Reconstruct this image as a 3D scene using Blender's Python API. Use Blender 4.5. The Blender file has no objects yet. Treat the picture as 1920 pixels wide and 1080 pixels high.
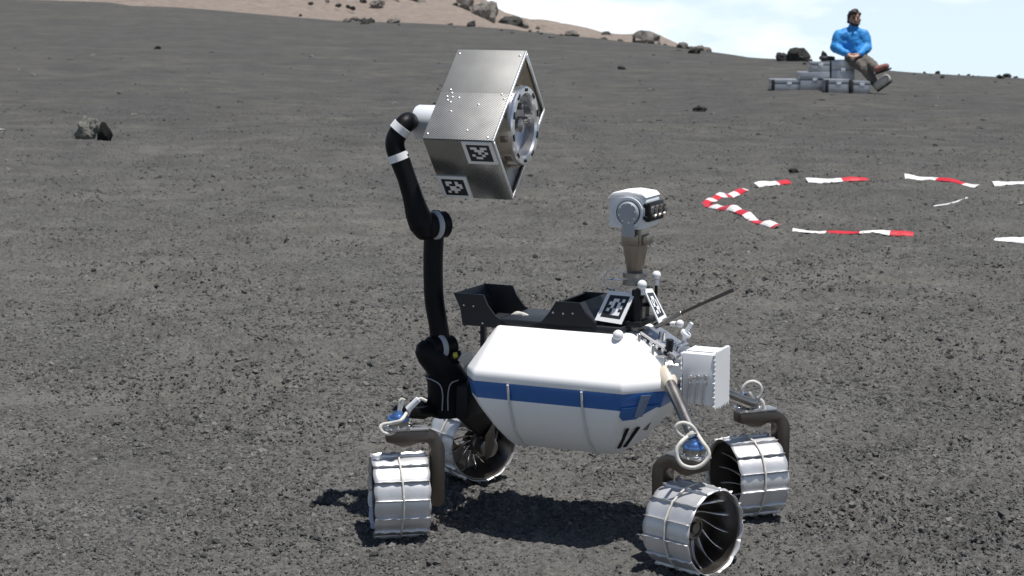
import bpy, bmesh, math, random
import numpy as np
from mathutils import Vector, Matrix
rng = np.random.default_rng(7)
random.seed(7)
sc = bpy.context.scene
COL = sc.collection

# ------------------------------------------------------------------ camera
F, H, YH = 3594.0, 1.5, -13.0                 # focal length in photo pixels, eye height, eye-level row
PITCH = math.atan((540 - YH) / F)
cam_d = bpy.data.cameras.new('camera')
cam_d.sensor_width = 36.0
cam_d.lens = F / 1920 * 36
cam_d.clip_start = 0.05
cam_d.clip_end = 6000
cam_d.dof.use_dof = True
cam_d.dof.focus_distance = 5.25
cam_d.dof.aperture_fstop = 13
cam = bpy.data.objects.new('camera', cam_d)
cam.location = (0, 0, H)
cam.rotation_euler = (math.pi / 2 - PITCH, 0, 0)
COL.objects.link(cam)
sc.camera = cam

# ------------------------------------------------------------------ sky and sun
SUN_TO = Vector((0.22, -0.08, 1.0)).normalized()     # direction towards the sun
EL = math.asin(SUN_TO.z)
AZ = math.atan2(SUN_TO.x, SUN_TO.y)
world = bpy.data.worlds.new('World')
sc.world = world
world.use_nodes = True
nt = world.node_tree
nt.nodes.clear()
def N(t, kind, **kw):
    n = t.nodes.new(kind)
    for k, v in kw.items():
        setattr(n, k, v)
    return n
tc = N(nt, 'ShaderNodeTexCoord')
# the place stands high on a mountain: the horizon dips below eye level
dip = N(nt, 'ShaderNodeVectorMath', operation='ADD')
dip.inputs[1].default_value = (0, 0, 0.075)
nrm = N(nt, 'ShaderNodeVectorMath', operation='NORMALIZE')
sky = N(nt, 'ShaderNodeTexSky', sky_type='NISHITA')
sky.sun_disc = False
sky.sun_elevation = EL
sky.sun_rotation = AZ
sky.altitude = 1200
sky.air_density = 1.0
sky.dust_density = 1.2
sky.ozone_density = 1.0
mp = N(nt, 'ShaderNodeMapping')
mp.inputs['Scale'].default_value = (1.0, 1.0, 3.2)
mp.inputs['Location'].default_value = (0.47, 0.2, 0.13)
nz = N(nt, 'ShaderNodeTexNoise')
nz.inputs['Scale'].default_value = 5.5
nz.inputs['Detail'].default_value = 9
nz.inputs['Roughness'].default_value = 0.55
rmp = N(nt, 'ShaderNodeValToRGB')
rmp.color_ramp.elements[0].position = 0.48
rmp.color_ramp.elements[0].color = (0, 0, 0, 1)
rmp.color_ramp.elements[1].position = 0.63
rmp.color_ramp.elements[1].color = (1, 1, 1, 1)
mixc = N(nt, 'ShaderNodeMix', data_type='RGBA')
mixc.inputs['B'].default_value = (16, 16.4, 16.6, 1)
bg = N(nt, 'ShaderNodeBackground')
bg.inputs['Strength'].default_value = 0.065
wo = N(nt, 'ShaderNodeOutputWorld')
L = nt.links.new
L(tc.outputs['Generated'], dip.inputs[0]); L(dip.outputs[0], nrm.inputs[0])
L(nrm.outputs[0], sky.inputs['Vector'])
L(tc.outputs['Generated'], mp.inputs['Vector']); L(mp.outputs[0], nz.inputs['Vector'])
L(nz.outputs['Fac'], rmp.inputs['Fac'])
sep = N(nt, 'ShaderNodeSeparateXYZ'); L(nrm.outputs[0], sep.inputs[0])
hz = N(nt, 'ShaderNodeMapRange'); hz.interpolation_type = 'SMOOTHSTEP'
hz.inputs['From Min'].default_value = 0.02; hz.inputs['From Max'].default_value = 0.42
hz.inputs['To Min'].default_value = 1.0; hz.inputs['To Max'].default_value = 0.0
L(sep.outputs['Z'], hz.inputs['Value'])
hmix = N(nt, 'ShaderNodeMix', data_type='RGBA'); hmix.inputs['B'].default_value = (11.2, 13.3, 14.8, 1)
hf = N(nt, 'ShaderNodeMath', operation='MULTIPLY'); hf.inputs[1].default_value = .92
L(hz.outputs[0], hf.inputs[0]); L(hf.outputs[0], hmix.inputs['Factor']); L(sky.outputs['Color'], hmix.inputs['A'])
cm = N(nt, 'ShaderNodeMath', operation='MULTIPLY'); L(rmp.outputs['Color'], cm.inputs[0]); L(hz.outputs[0], cm.inputs[1])
L(cm.outputs[0], mixc.inputs['Factor'])
L(hmix.outputs['Result'], mixc.inputs['A']); L(mixc.outputs['Result'], bg.inputs['Color'])
L(bg.outputs[0], wo.inputs['Surface'])

sun_d = bpy.data.lights.new('sun', 'SUN')
sun_d.energy = 4.8
sun_d.angle = math.radians(0.53)
sun_d.color = (1.0, 0.965, 0.92)
sun = bpy.data.objects.new('sun', sun_d)
sun.rotation_euler = SUN_TO.to_track_quat('Z', 'Y').to_euler()
sun.location = (2, 2, 12)
COL.objects.link(sun)

sc.view_settings.view_transform = 'Standard'
sc.view_settings.look = 'None'
sc.view_settings.gamma = 1.0
sc.view_settings.use_curve_mapping = False
sc.view_settings.exposure = 0.2
sc.render.engine = 'CYCLES'
sc.cycles.max_bounces = 8

# ------------------------------------------------------------------ pixel -> place helpers
CP, SP = math.cos(PITCH), math.sin(PITCH)
CAM = np.array([0, 0, H])
def ray(px, py):
    a, b = (px - 960) / F, (540 - py) / F
    return np.array([a, CP + b * SP, -SP + b * CP])
def PY(px, py, Y):                                    # point of the ray at depth Y
    d = ray(px, py); return CAM + d * (Y / d[1])
def PZ(px, py, z=0.0):                                # point of the ray at height z
    d = ray(px, py); return CAM + d * ((z - H) / d[2])
YAW = math.radians(-25)
RO = np.array([0.179, 5.334, 0.0])                    # the rover's place on the ground
RF = np.array([math.cos(YAW), math.sin(YAW), 0.0])    # its forward
RL = np.array([-math.sin(YAW), math.cos(YAW), 0.0])   # its left
def toL(p):
    q = np.asarray(p) - RO
    return np.array([q @ RF, q @ RL, q[2]])
def dirL(v):
    v = np.asarray(v, float); return np.array([v @ RF, v @ RL, v[2]])
def PL(px, py, ly):                                   # pixel on the rover's lengthwise plane y = ly, rover coordinates
    d = ray(px, py); return toL(CAM + d * ((ly - (CAM - RO) @ RL) / (d @ RL)))
def PYL(px, py, Y):
    return toL(PY(px, py, Y))

# ------------------------------------------------------------------ materials
def newmat(name):
    m = bpy.data.materials.new(name); m.use_nodes = True
    t = m.node_tree; b = t.nodes['Principled BSDF']
    return m, t, b
def lin(r, g, b):
    f = lambda c: (c / 255 / 12.92) if c / 255 <= 0.04045 else ((c / 255 + 0.055) / 1.055) ** 2.4
    return (f(r), f(g), f(b), 1)
def simple(name, col, rough=0.5, metal=0.0, var=0.12, scale=40, bump=0.0, bscale=200, spec=0.5, aniso=None, rvar=0.1):
    m, t, b = newmat(name)
    b.inputs['Metallic'].default_value = metal
    b.inputs['Specular IOR Level'].default_value = spec
    co = N(t, 'ShaderNodeTexCoord')
    n1 = N(t, 'ShaderNodeTexNoise'); n1.inputs['Scale'].default_value = scale; n1.inputs['Detail'].default_value = 6
    t.links.new(co.outputs['Object'], n1.inputs['Vector'])
    mx = N(t, 'ShaderNodeMix', data_type='RGBA')
    c = np.array(col[:3])
    mx.inputs['A'].default_value = (*np.clip(c * (1 - var), 0, 1), 1)
    mx.inputs['B'].default_value = (*np.clip(c * (1 + var * .6), 0, 1), 1)
    t.links.new(n1.outputs['Fac'], mx.inputs['Factor'])
    t.links.new(mx.outputs['Result'], b.inputs['Base Color'])
    mr = N(t, 'ShaderNodeMapRange')
    mr.inputs['To Min'].default_value = max(0.03, rough - rvar); mr.inputs['To Max'].default_value = min(1, rough + rvar)
    t.links.new(n1.outputs['Fac'], mr.inputs['Value']); t.links.new(mr.outputs[0], b.inputs['Roughness'])
    if bump:
        n2 = N(t, 'ShaderNodeTexNoise'); n2.inputs['Scale'].default_value = bscale; n2.inputs['Detail'].default_value = 4
        t.links.new(co.outputs['Object'], n2.inputs['Vector'])
        bp = N(t, 'ShaderNodeBump'); bp.inputs['Strength'].default_value = bump; bp.inputs['Distance'].default_value = 0.002
        t.links.new(n2.outputs['Fac'], bp.inputs['Height']); t.links.new(bp.outputs[0], b.inputs['Normal'])
    return m
MAT = {}
MAT['white'] = simple('white_paint', (.84, .84, .84), .42, var=.05, scale=9)
MAT['bluestripe'] = simple('blue_vinyl', (.028, .125, .38), .35, var=.1)
MAT['stripegrey'] = simple('grey_vinyl', (.16, .22, .34), .3)
MAT['black'] = simple('black_plastic', (.011, .012, .014), .55, var=.3, scale=25, spec=.25)
MAT['carbon'] = simple('dark_carbon_shell', (.006, .006, .008), .5, var=.3, scale=30, spec=.16)
MAT['blackplate'] = simple('black_anodised_plate', (.016, .018, .022), .5, var=.3, scale=18, spec=.4)
MAT['alu'] = simple('bare_aluminium', (.80, .80, .81), .28, 1, var=.12, scale=15)
MAT['alu2'] = simple('matt_aluminium', (.62, .62, .63), .42, 1, var=.15, scale=12, bump=.15)
MAT['treadalu'] = simple('tread_aluminium', (.66, .66, .67), .46, 0.55, var=.25, scale=14, bump=.25, bscale=60)
MAT['steel'] = simple('dark_steel', (.30, .285, .27), .38, 1, var=.25, scale=22)
MAT['mastmetal'] = simple('brownish_machined_metal', (.34, .30, .26), .40, 1, var=.22, scale=26)
MAT['fork'] = simple('taupe_machined_metal', (.15, .13, .115), .40, 1, var=.3, scale=20)
MAT['bronze'] = simple('dark_bronze_metal', (.33, .30, .275), .34, 1, var=.35, scale=30)
MAT['blueanod'] = simple('blue_anodised_metal', (.16, .30, .62), .3, .9, var=.2)
MAT['rope'] = simple('off_white_cord', (.62, .60, .55), .8, var=.2, scale=180, bump=.6, bscale=500)
MAT['strap'] = simple('grey_strap_cord', (.66, .66, .63), .8, var=.2, scale=160, bump=.5, bscale=400)
MAT['greyring'] = simple('grey_ring_plastic', (.40, .42, .45), .4, var=.08)
MAT['greyplastic'] = simple('pale_grey_plastic', (.68, .71, .74), .4, var=.05)
MAT['jointgrey'] = simple('mid_grey_plastic', (.33, .36, .39), .45, var=.1)
MAT['tagwhite'] = simple('tag_white_print', (.78, .79, .80), .45, var=.03)
MAT['tagblack'] = simple('tag_black_print', (.02, .021, .024), .4, var=.1)
MAT['cream'] = simple('cream_housing', (.62, .55, .45), .45, var=.1)
MAT['lens'] = simple('lens_glass', (.01, .01, .014), .06, var=.1, spec=.8)
MAT['yellow'] = simple('yellow_label', (.62, .52, .08), .5)
MAT['tan'] = simple('tan_metal_fold', (.44, .38, .31), .36, 1, var=.3, scale=30)
MAT['red'] = simple('red_tape', (.55, .02, .035), .45, var=.15, scale=30)
MAT['tapewhite'] = simple('white_tape', (.76, .75, .74), .45, var=.08, scale=30)
MAT['jacket'] = simple('blue_shell_fabric', (.022, .26, .66), .6, var=.25, scale=9, bump=.5, bscale=28)
MAT['trouser'] = simple('grey_brown_cloth', (.115, .10, .085), .85, var=.25, scale=14, bump=.4, bscale=60)
MAT['boot'] = simple('pale_boot_suede', (.55, .50, .44), .8, var=.3, scale=20)
MAT['bootred'] = simple('reddish_boot_suede', (.30, .13, .11), .8, var=.3, scale=20)
MAT['sole'] = simple('dark_rubber', (.02, .02, .018), .8)
MAT['skin'] = simple('skin', (.42, .23, .16), .5, var=.1)
MAT['hair'] = simple('dark_hair', (.018, .013, .010), .6, var=.4, scale=120, bump=.8, bscale=120)
MAT['case'] = simple('aluminium_case', (.42, .43, .45), .42, .75, var=.15, scale=8)
MAT['rubber'] = simple('black_rubber', (.02, .02, .022), .6)

def boxmetal(rough=.6):
    # satin sheet metal; fine diagonal hatching on the lower part of the long face
    m, t, b = newmat('hatched_sheet_metal')
    b.inputs['Metallic'].default_value = .8; b.inputs['Roughness'].default_value = rough
    co = N(t, 'ShaderNodeTexCoord')
    n1 = N(t, 'ShaderNodeTexNoise'); n1.inputs['Scale'].default_value = 14; n1.inputs['Detail'].default_value = 7
    t.links.new(co.outputs['Object'], n1.inputs['Vector'])
    mx = N(t, 'ShaderNodeMix', data_type='RGBA')
    mx.inputs['A'].default_value = (.24, .24, .23, 1); mx.inputs['B'].default_value = (.36, .36, .35, 1)
    t.links.new(n1.outputs['Fac'], mx.inputs['Factor']); t.links.new(mx.outputs['Result'], b.inputs['Base Color'])
    n2 = N(t, 'ShaderNodeTexNoise'); n2.inputs['Scale'].default_value = 120
    t.links.new(co.outputs['Object'], n2.inputs['Vector'])
    bp = N(t, 'ShaderNodeBump'); bp.inputs['Strength'].default_value = .12 if rough > .4 else .012; bp.inputs['Distance'].default_value = .001
    t.links.new(n2.outputs['Fac'], bp.inputs['Height']); t.links.new(bp.outputs[0], b.inputs['Normal'])
    return m
def hatchmetal():
    m, t, b = newmat('perforated_sheet_metal')
    b.inputs['Metallic'].default_value = .8; b.inputs['Roughness'].default_value = .55
    co = N(t, 'ShaderNodeTexCoord')
    mp = N(t, 'ShaderNodeMapping'); mp.inputs['Rotation'].default_value = (0, 0, math.radians(38))
    t.links.new(co.outputs['Object'], mp.inputs['Vector'])
    w = N(t, 'ShaderNodeTexWave'); w.inputs['Scale'].default_value = 46; w.inputs['Distortion'].default_value = .4
    t.links.new(mp.outputs[0], w.inputs['Vector'])
    n1 = N(t, 'ShaderNodeTexNoise'); n1.inputs['Scale'].default_value = 14; n1.inputs['Detail'].default_value = 6
    t.links.new(co.outputs['Object'], n1.inputs['Vector'])
    mx = N(t, 'ShaderNodeMix', data_type='RGBA')
    mx.inputs['A'].default_value = (.15, .15, .145, 1); mx.inputs['B'].default_value = (.44, .44, .43, 1)
    mt = N(t, 'ShaderNodeMath', operation='MULTIPLY'); t.links.new(w.outputs['Fac'], mt.inputs[0]); t.links.new(n1.outputs['Fac'], mt.inputs[1])
    m2 = N(t, 'ShaderNodeMath', operation='MULTIPLY'); m2.inputs[1].default_value = 1.7; t.links.new(mt.outputs[0], m2.inputs[0])
    t.links.new(m2.outputs[0], mx.inputs['Factor']); t.links.new(mx.outputs['Result'], b.inputs['Base Color'])
    bp = N(t, 'ShaderNodeBump'); bp.inputs['Strength'].default_value = .35; bp.inputs['Distance'].default_value = .001
    t.links.new(w.outputs['Fac'], bp.inputs['Height']); t.links.new(bp.outputs[0], b.inputs['Normal'])
    return m
MAT['boxmetal'] = boxmetal()
MAT['mirrormetal'] = boxmetal(.22)
MAT['hatch'] = hatchmetal()

def soil(name, dark, light, warm, bumpd=.012, farmul=.72):
    m, t, b = newmat(name)
    b.inputs['Roughness'].default_value = .95; b.inputs['Specular IOR Level'].default_value = .15
    co = N(t, 'ShaderNodeTexCoord')
    def noise(s, d=5, r=.55):
        n = N(t, 'ShaderNodeTexNoise'); n.inputs['Scale'].default_value = s; n.inputs['Detail'].default_value = d; n.inputs['Roughness'].default_value = r
        t.links.new(co.outputs['Object'], n.inputs['Vector']); return n
    big, mid, fine, grain = noise(.55, 4), noise(3.2, 5, .6), noise(38, 6, .65), noise(130, 3, .6)
    def ramp(src, a, z):
        r = N(t, 'ShaderNodeMapRange'); r.inputs['From Min'].default_value = a; r.inputs['From Max'].default_value = z
        t.links.new(src.outputs['Fac'], r.inputs['Value']); return r
    m1 = N(t, 'ShaderNodeMix', data_type='RGBA'); m1.inputs['A'].default_value = (*dark, 1); m1.inputs['B'].default_value = (*light, 1)
    gm = N(t, 'ShaderNodeMix'); gm.inputs['Factor'].default_value = .5
    t.links.new(ramp(fine, .34, .66).outputs[0], gm.inputs['A']); t.links.new(ramp(grain, .36, .64).outputs[0], gm.inputs['B'])
    t.links.new(gm.outputs['Result'], m1.inputs['Factor'])
    m2 = N(t, 'ShaderNodeMix', data_type='RGBA'); m2.inputs['B'].default_value = (*warm, 1)
    mm = N(t, 'ShaderNodeMath', operation='MULTIPLY'); t.links.new(ramp(big, .42, .66).outputs[0], mm.inputs[0]); t.links.new(ramp(mid, .35, .7).outputs[0], mm.inputs[1])
    m3 = N(t, 'ShaderNodeMath', operation='MULTIPLY'); m3.inputs[1].default_value = .75; t.links.new(mm.outputs[0], m3.inputs[0])
    t.links.new(m3.outputs[0], m2.inputs['Factor']); t.links.new(m1.outputs['Result'], m2.inputs['A'])
    # mottling of the ash: hand-wide patches; with distance, missing self-shadow of the grit painted in as darkening
    mo = N(t, 'ShaderNodeMapRange'); mo.inputs['From Min'].default_value = .3; mo.inputs['From Max'].default_value = .7
    mo.inputs['To Min'].default_value = .74; mo.inputs['To Max'].default_value = 1.22
    streak = N(t, 'ShaderNodeTexNoise'); streak.inputs['Scale'].default_value = 2.1; streak.inputs['Detail'].default_value = 8; streak.inputs['Roughness'].default_value = .68
    t.links.new(co.outputs['Object'], streak.inputs['Vector']); t.links.new(streak.outputs['Fac'], mo.inputs['Value'])
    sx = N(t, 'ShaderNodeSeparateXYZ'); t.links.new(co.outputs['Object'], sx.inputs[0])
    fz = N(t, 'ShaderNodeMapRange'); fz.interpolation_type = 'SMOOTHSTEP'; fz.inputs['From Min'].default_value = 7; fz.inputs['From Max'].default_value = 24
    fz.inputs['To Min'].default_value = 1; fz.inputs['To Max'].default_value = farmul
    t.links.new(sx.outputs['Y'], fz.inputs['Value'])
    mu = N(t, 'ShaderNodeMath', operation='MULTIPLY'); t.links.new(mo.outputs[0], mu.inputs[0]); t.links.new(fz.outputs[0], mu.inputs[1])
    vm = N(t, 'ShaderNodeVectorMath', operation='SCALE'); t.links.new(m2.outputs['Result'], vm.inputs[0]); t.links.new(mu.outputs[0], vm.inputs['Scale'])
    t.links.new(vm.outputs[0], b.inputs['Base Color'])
    ad = N(t, 'ShaderNodeMath', operation='MULTIPLY_ADD'); ad.inputs[1].default_value = .35
    t.links.new(grain.outputs['Fac'], ad.inputs[0]); t.links.new(fine.outputs['Fac'], ad.inputs[2])
    bp = N(t, 'ShaderNodeBump'); bp.inputs['Strength'].default_value = .9; bp.inputs['Distance'].default_value = bumpd
    t.links.new(ad.outputs[0], bp.inputs['Height']); t.links.new(bp.outputs[0], b.inputs['Normal'])
    return m
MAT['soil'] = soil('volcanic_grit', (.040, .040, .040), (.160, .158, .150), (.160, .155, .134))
MAT['hill'] = soil('brown_scree', (.20, .165, .14), (.30, .255, .22), (.24, .20, .17), .05, 1)
def rockmat(name, dark, light, sc_=6):
    m, t, b = newmat(name)
    b.inputs['Roughness'].default_value = .92; b.inputs['Specular IOR Level'].default_value = .2
    co = N(t, 'ShaderNodeTexCoord')
    n = N(t, 'ShaderNodeTexNoise'); n.inputs['Scale'].default_value = sc_; n.inputs['Detail'].default_value = 8; n.inputs['Roughness'].default_value = .65
    t.links.new(co.outputs['Object'], n.inputs['Vector'])
    r = N(t, 'ShaderNodeValToRGB'); r.color_ramp.elements[0].position = .35; r.color_ramp.elements[0].color = (*dark, 1)
    r.color_ramp.elements[1].position = .68; r.color_ramp.elements[1].color = (*light, 1)
    t.links.new(n.outputs['Fac'], r.inputs['Fac']); t.links.new(r.outputs['Color'], b.inputs['Base Color'])
    bp = N(t, 'ShaderNodeBump'); bp.inputs['Strength'].default_value = .9; bp.inputs['Distance'].default_value = .06
    t.links.new(n.outputs['Fac'], bp.inputs['Height']); t.links.new(bp.outputs[0], b.inputs['Normal'])
    return m
MAT['lavarock'] = rockmat('dark_lava_rock', (.030, .030, .029), (.085, .083, .078))
MAT['blackrock'] = rockmat('black_lava_rock', (.010, .010, .010), (.030, .030, .028))
MAT['palerock'] = rockmat('pale_lava_rock', (.10, .092, .082), (.27, .245, .22))
MAT['lichenrock'] = rockmat('lichen_grey_rock', (.12, .12, .105), (.42, .42, .37), 9)
MAT['quartz'] = rockmat('white_stone', (.55, .54, .5), (.78, .77, .74))
def pebblemat():
    m, t, b = newmat('grit_clasts')
    b.inputs['Roughness'].default_value = .9; b.inputs['Specular IOR Level'].default_value = .2
    oi = N(t, 'ShaderNodeObjectInfo')
    r = N(t, 'ShaderNodeValToRGB'); e = r.color_ramp.elements
    e[0].position = 0; e[0].color = (.050, .050, .050, 1); e[1].position = 1; e[1].color = (.185, .182, .172, 1)
    a = e.new(.45); a.color = (.090, .089, .086, 1); a = e.new(.88); a.color = (.135, .132, .126, 1)
    t.links.new(oi.outputs['Random'], r.inputs['Fac']); t.links.new(r.outputs['Color'], b.inputs['Base Color'])
    return m
MAT['pebble'] = pebblemat()

# ------------------------------------------------------------------ mesh helpers
class MB:
    """collects shapes (numpy vertices and faces with a material slot)"""
    def __init__(s): s.v = []; s.f = []; s.m = []; s.n = 0
    def add(s, v, f, m=0):
        v = np.asarray(v, float).reshape(-1, 3)
        s.v.append(v); s.f += [tuple(int(i) + s.n for i in q) for q in f]; s.m += [m] * len(f); s.n += len(v)
        return s
    def box(s, c, size, R=None, m=0):
        h = np.array(size) / 2
        v = np.array([[x, y, z] for x in (-1, 1) for y in (-1, 1) for z in (-1, 1)]) * h
        if R is not None: v = v @ np.asarray(R).T
        return s.add(v + np.asarray(c), [(0, 1, 3, 2), (4, 6, 7, 5), (0, 4, 5, 1), (2, 3, 7, 6), (0, 2, 6, 4), (1, 5, 7, 3)], m)
    def tube(s, pts, rad, n=12, m=0, cap=True, closed=False):
        P = np.asarray(pts, float); k = len(P)
        r = np.full(k, rad, float) if np.isscalar(rad) else np.asarray(rad, float)
        if closed: T = np.roll(P, -1, 0) - np.roll(P, 1, 0)
        else: T = np.gradient(P, axis=0)
        T /= np.linalg.norm(T, axis=1)[:, None] + 1e-12
        up = np.array([0, 0, 1.]) if abs(T[0][2]) < .9 else np.array([1., 0, 0])
        a = np.cross(T[0], up); a /= np.linalg.norm(a)
        V = []
        for i in range(k):
            a = a - T[i] * (a @ T[i]); a /= np.linalg.norm(a) + 1e-12
            b = np.cross(T[i], a)
            th = np.arange(n) * 2 * math.pi / n
            V.append(P[i] + r[i] * (np.cos(th)[:, None] * a + np.sin(th)[:, None] * b))
        fs = []
        rows = k if closed else k - 1
        for i in range(rows):
            i2 = (i + 1) % k
            for j in range(n):
                fs.append((i * n + j, i * n + (j + 1) % n, i2 * n + (j + 1) % n, i2 * n + j))
        if cap and not closed:
            fs.append(tuple(range(n - 1, -1, -1))); fs.append(tuple((k - 1) * n + j for j in range(n)))
        return s.add(np.concatenate(V), fs, m)
    def lathe(s, prof, o, ax, n=24, m=0):
        """prof: list of (radius, height) along axis ax from o"""
        ax = np.asarray(ax, float); ax /= np.linalg.norm(ax)
        up = np.array([0, 0, 1.]) if abs(ax[2]) < .9 else np.array([1., 0, 0])
        a = np.cross(ax, up); a /= np.linalg.norm(a); b = np.cross(ax, a)
        th = np.arange(n) * 2 * math.pi / n
        V = []; fs = []
        for r, h in prof:
            V.append(np.asarray(o) + ax * h + max(r, 1e-5) * (np.cos(th)[:, None] * a + np.sin(th)[:, None] * b))
        for i in range(len(prof) - 1):
            for j in range(n):
                fs.append((i * n + j, i * n + (j + 1) % n, (i + 1) * n + (j + 1) % n, (i + 1) * n + j))
        return s.add(np.concatenate(V), fs, m)
    def cyl(s, a, b, r, n=20, m=0, bev=.12):
        a = np.asarray(a, float); b = np.asarray(b, float); h = np.linalg.norm(b - a); e = min(r * bev, h * .3)
        return s.lathe([(0, 0), (r - e, 0), (r, e), (r, h - e), (r - e, h), (0, h)], a, b - a, n, m)
    def ball(s, c, r, n=16, m=0):
        k = n // 2
        return s.lathe([(r * math.sin(math.pi * i / k), -r * math.cos(math.pi * i / k)) for i in range(k + 1)], c, (0, 0, 1), n, m)
    def prism(s, poly, ext, m=0):
        """poly: list of 3-D points; ext: extrusion vector"""
        P = np.asarray(poly, float); k = len(P); Q = P + np.asarray(ext)
        fs = [tuple(range(k)), tuple(range(2 * k - 1, k - 1, -1))] + [(i, i + k, (i + 1) % k + k, (i + 1) % k) for i in range(k)]
        return s.add(np.concatenate([P, Q]), fs, m)
    def quad(s, a, b, c, d, m=0): return s.add([a, b, c, d], [(0, 1, 2, 3)], m)
    def mesh(s, name, mats, smooth=None, bevel=0, bseg=2):
        me = bpy.data.meshes.new(name)
        me.from_pydata(np.concatenate(s.v).tolist(), [], s.f)
        for x in (mats if isinstance(mats, (list, tuple)) else [mats]): me.materials.append(MAT[x])
        me.polygons.foreach_set('material_index', s.m)
        bm = bmesh.new(); bm.from_mesh(me)
        bmesh.ops.remove_doubles(bm, verts=bm.verts, dist=2e-5)
        bmesh.ops.recalc_face_normals(bm, faces=bm.faces)
        if bevel:
            ed = [e for e in bm.edges if len(e.link_faces) == 2 and e.calc_face_angle(0) > math.radians(30)]
            bmesh.ops.bevel(bm, geom=ed, offset=bevel, segments=bseg, affect='EDGES', profile=.5, clamp_overlap=True)
        bm.to_mesh(me); bm.free()
        if smooth:
            me.polygons.foreach_set('use_smooth', [True] * len(me.polygons))
            me.set_sharp_from_angle(angle=math.radians(smooth))
        return me
def link(name, me, parent=None, loc=None, M=None):
    o = bpy.data.objects.new(name, me); COL.objects.link(o)
    if parent is not None: o.parent = parent
    if M is not None: o.matrix_basis = M
    elif loc is not None: o.location = loc
    return o
def part(name, mb, mats, parent, smooth=35, bevel=0, bseg=2):
    return link(name, mb.mesh(name, mats, smooth, bevel, bseg), parent)
def tag(o, label, cat, group=None):
    o['label'] = label; o['category'] = cat
    if group: o['group'] = group
    return o
def thing(name, label, cat, loc=(0, 0, 0), rz=0, group=None):
    o = bpy.data.objects.new(name, None); COL.objects.link(o)
    o.empty_display_size = .1
    o.location = loc; o.rotation_euler = (0, 0, rz)
    return tag(o, label, cat, group)
def smoothpts(P, n=6):
    """Catmull-Rom through the points"""
    P = [np.asarray(p, float) for p in P]; Q = [2 * P[0] - P[1]] + P + [2 * P[-1] - P[-2]]; out = []
    for i in range(1, len(Q) - 2):
        for k in range(n):
            t = k / n; a, b, c, d = Q[i - 1:i + 3]
            out.append(.5 * (2 * b + (c - a) * t + (2 * a - 5 * b + 4 * c - d) * t * t + (3 * b - a - 3 * c + d) * t ** 3))
    out.append(P[-1]); return np.array(out)

# ------------------------------------------------------------------ ground
def hsh(ix, iy, seed):
    h = (ix.astype(np.int64) * 374761393 + iy.astype(np.int64) * 668265263 + seed * 974634777) & 0xffffffff
    h = ((h ^ (h >> 13)) * 1274126177) & 0xffffffff
    return ((h ^ (h >> 16)) & 0xffff) / 65535.0
def vn(x, y, seed):
    x0, y0 = np.floor(x), np.floor(y); fx, fy = x - x0, y - y0
    fx = fx * fx * (3 - 2 * fx); fy = fy * fy * (3 - 2 * fy)
    a, b, c, d = hsh(x0, y0, seed), hsh(x0 + 1, y0, seed), hsh(x0, y0 + 1, seed), hsh(x0 + 1, y0 + 1, seed)
    return (a * (1 - fx) + b * fx) * (1 - fy) + (c * (1 - fx) + d * fx) * fy - .5
def rot(x, y, a): return x * math.cos(a) - y * math.sin(a), x * math.sin(a) + y * math.cos(a)
CR_X = np.array([-600, 0, 100, 200, 400, 640, 800, 960, 1100, 1250, 1400, 1500, 1600, 1700, 1800, 1920, 2500])
CR_Y = np.array([-40, -8, -2, 4, 18, 38, 44, 53, 67, 86, 104, 108, 119, 127, 134, 141, 165])
CR_R = np.array([95, 85, 82, 80, 74, 68, 64, 60, 54, 48, 43, 41, 39, 38, 37, 36, 34])
def ground_z(X, Y, fine=True):
    X = np.asarray(X, float); Y = np.asarray(Y, float)
    r = np.hypot(X, Y) + 1e-6
    az = np.arctan2(X, Y)
    px = 960 + F * np.tan(np.clip(az, -.5, .5))
    yc = np.interp(px, CR_X, CR_Y); rc = np.interp(px, CR_X, CR_R)
    zc = H - rc * (yc - YH) / F                      # crest height so that it stands at that row
    t = np.clip((r - 8) / (rc - 8), 0, 1)
    z = zc * t ** 1.6
    over = np.clip(r - rc, 0, None)
    z = z - np.where(over > 0, .30 * over - .30 * 4 * (1 - np.exp(-over / 4)), 0)
    z = np.maximum(z, -260)
    calm = np.clip((np.hypot(X - RO[0], Y - RO[1]) - .55) / 1.2, .22, 1)
    far = np.clip((r - 3) / 20, 0, 1)
    def oc(lam, amp, seed, lim):
        xx, yy = rot(X, Y, seed * .7); return amp * 2 * vn(xx / lam, yy / lam, seed) * np.clip((lim - r) / (lim * .4), 0, 1)
    z = z + calm * (oc(2.6, .028, 1, 75) + oc(.9, .018, 2, 36)) + np.clip(calm, .5, 1) * oc(.36, .015, 3, 26) + far * oc(6.5, .055, 9, 300)
    if fine:
        cl = .35 + 1.5 * np.clip(vn(X / .55, Y / .4, 21) + .8 * vn(X / .17, Y / .15, 22) + .45, 0, 1)       # coarse and fine patches
        z = z + oc(.13, .0085, 4, 24)
        for lam, amp, sd, lim in ((.060, .0105, 5, 40), (.027, .0115, 6, 22), (.014, .0062, 7, 12)):
            xx, yy = rot(X, Y, sd * .7); v = 2 * vn(xx / lam, yy / lam, sd)
            z = z + amp * cl * (.45 - np.abs(v)) * -1.25 * np.clip((lim - r) / (lim * .4), 0, 1)
    return z
def gz(x, y): return float(ground_z(np.array([x]), np.array([y]))[0])

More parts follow.
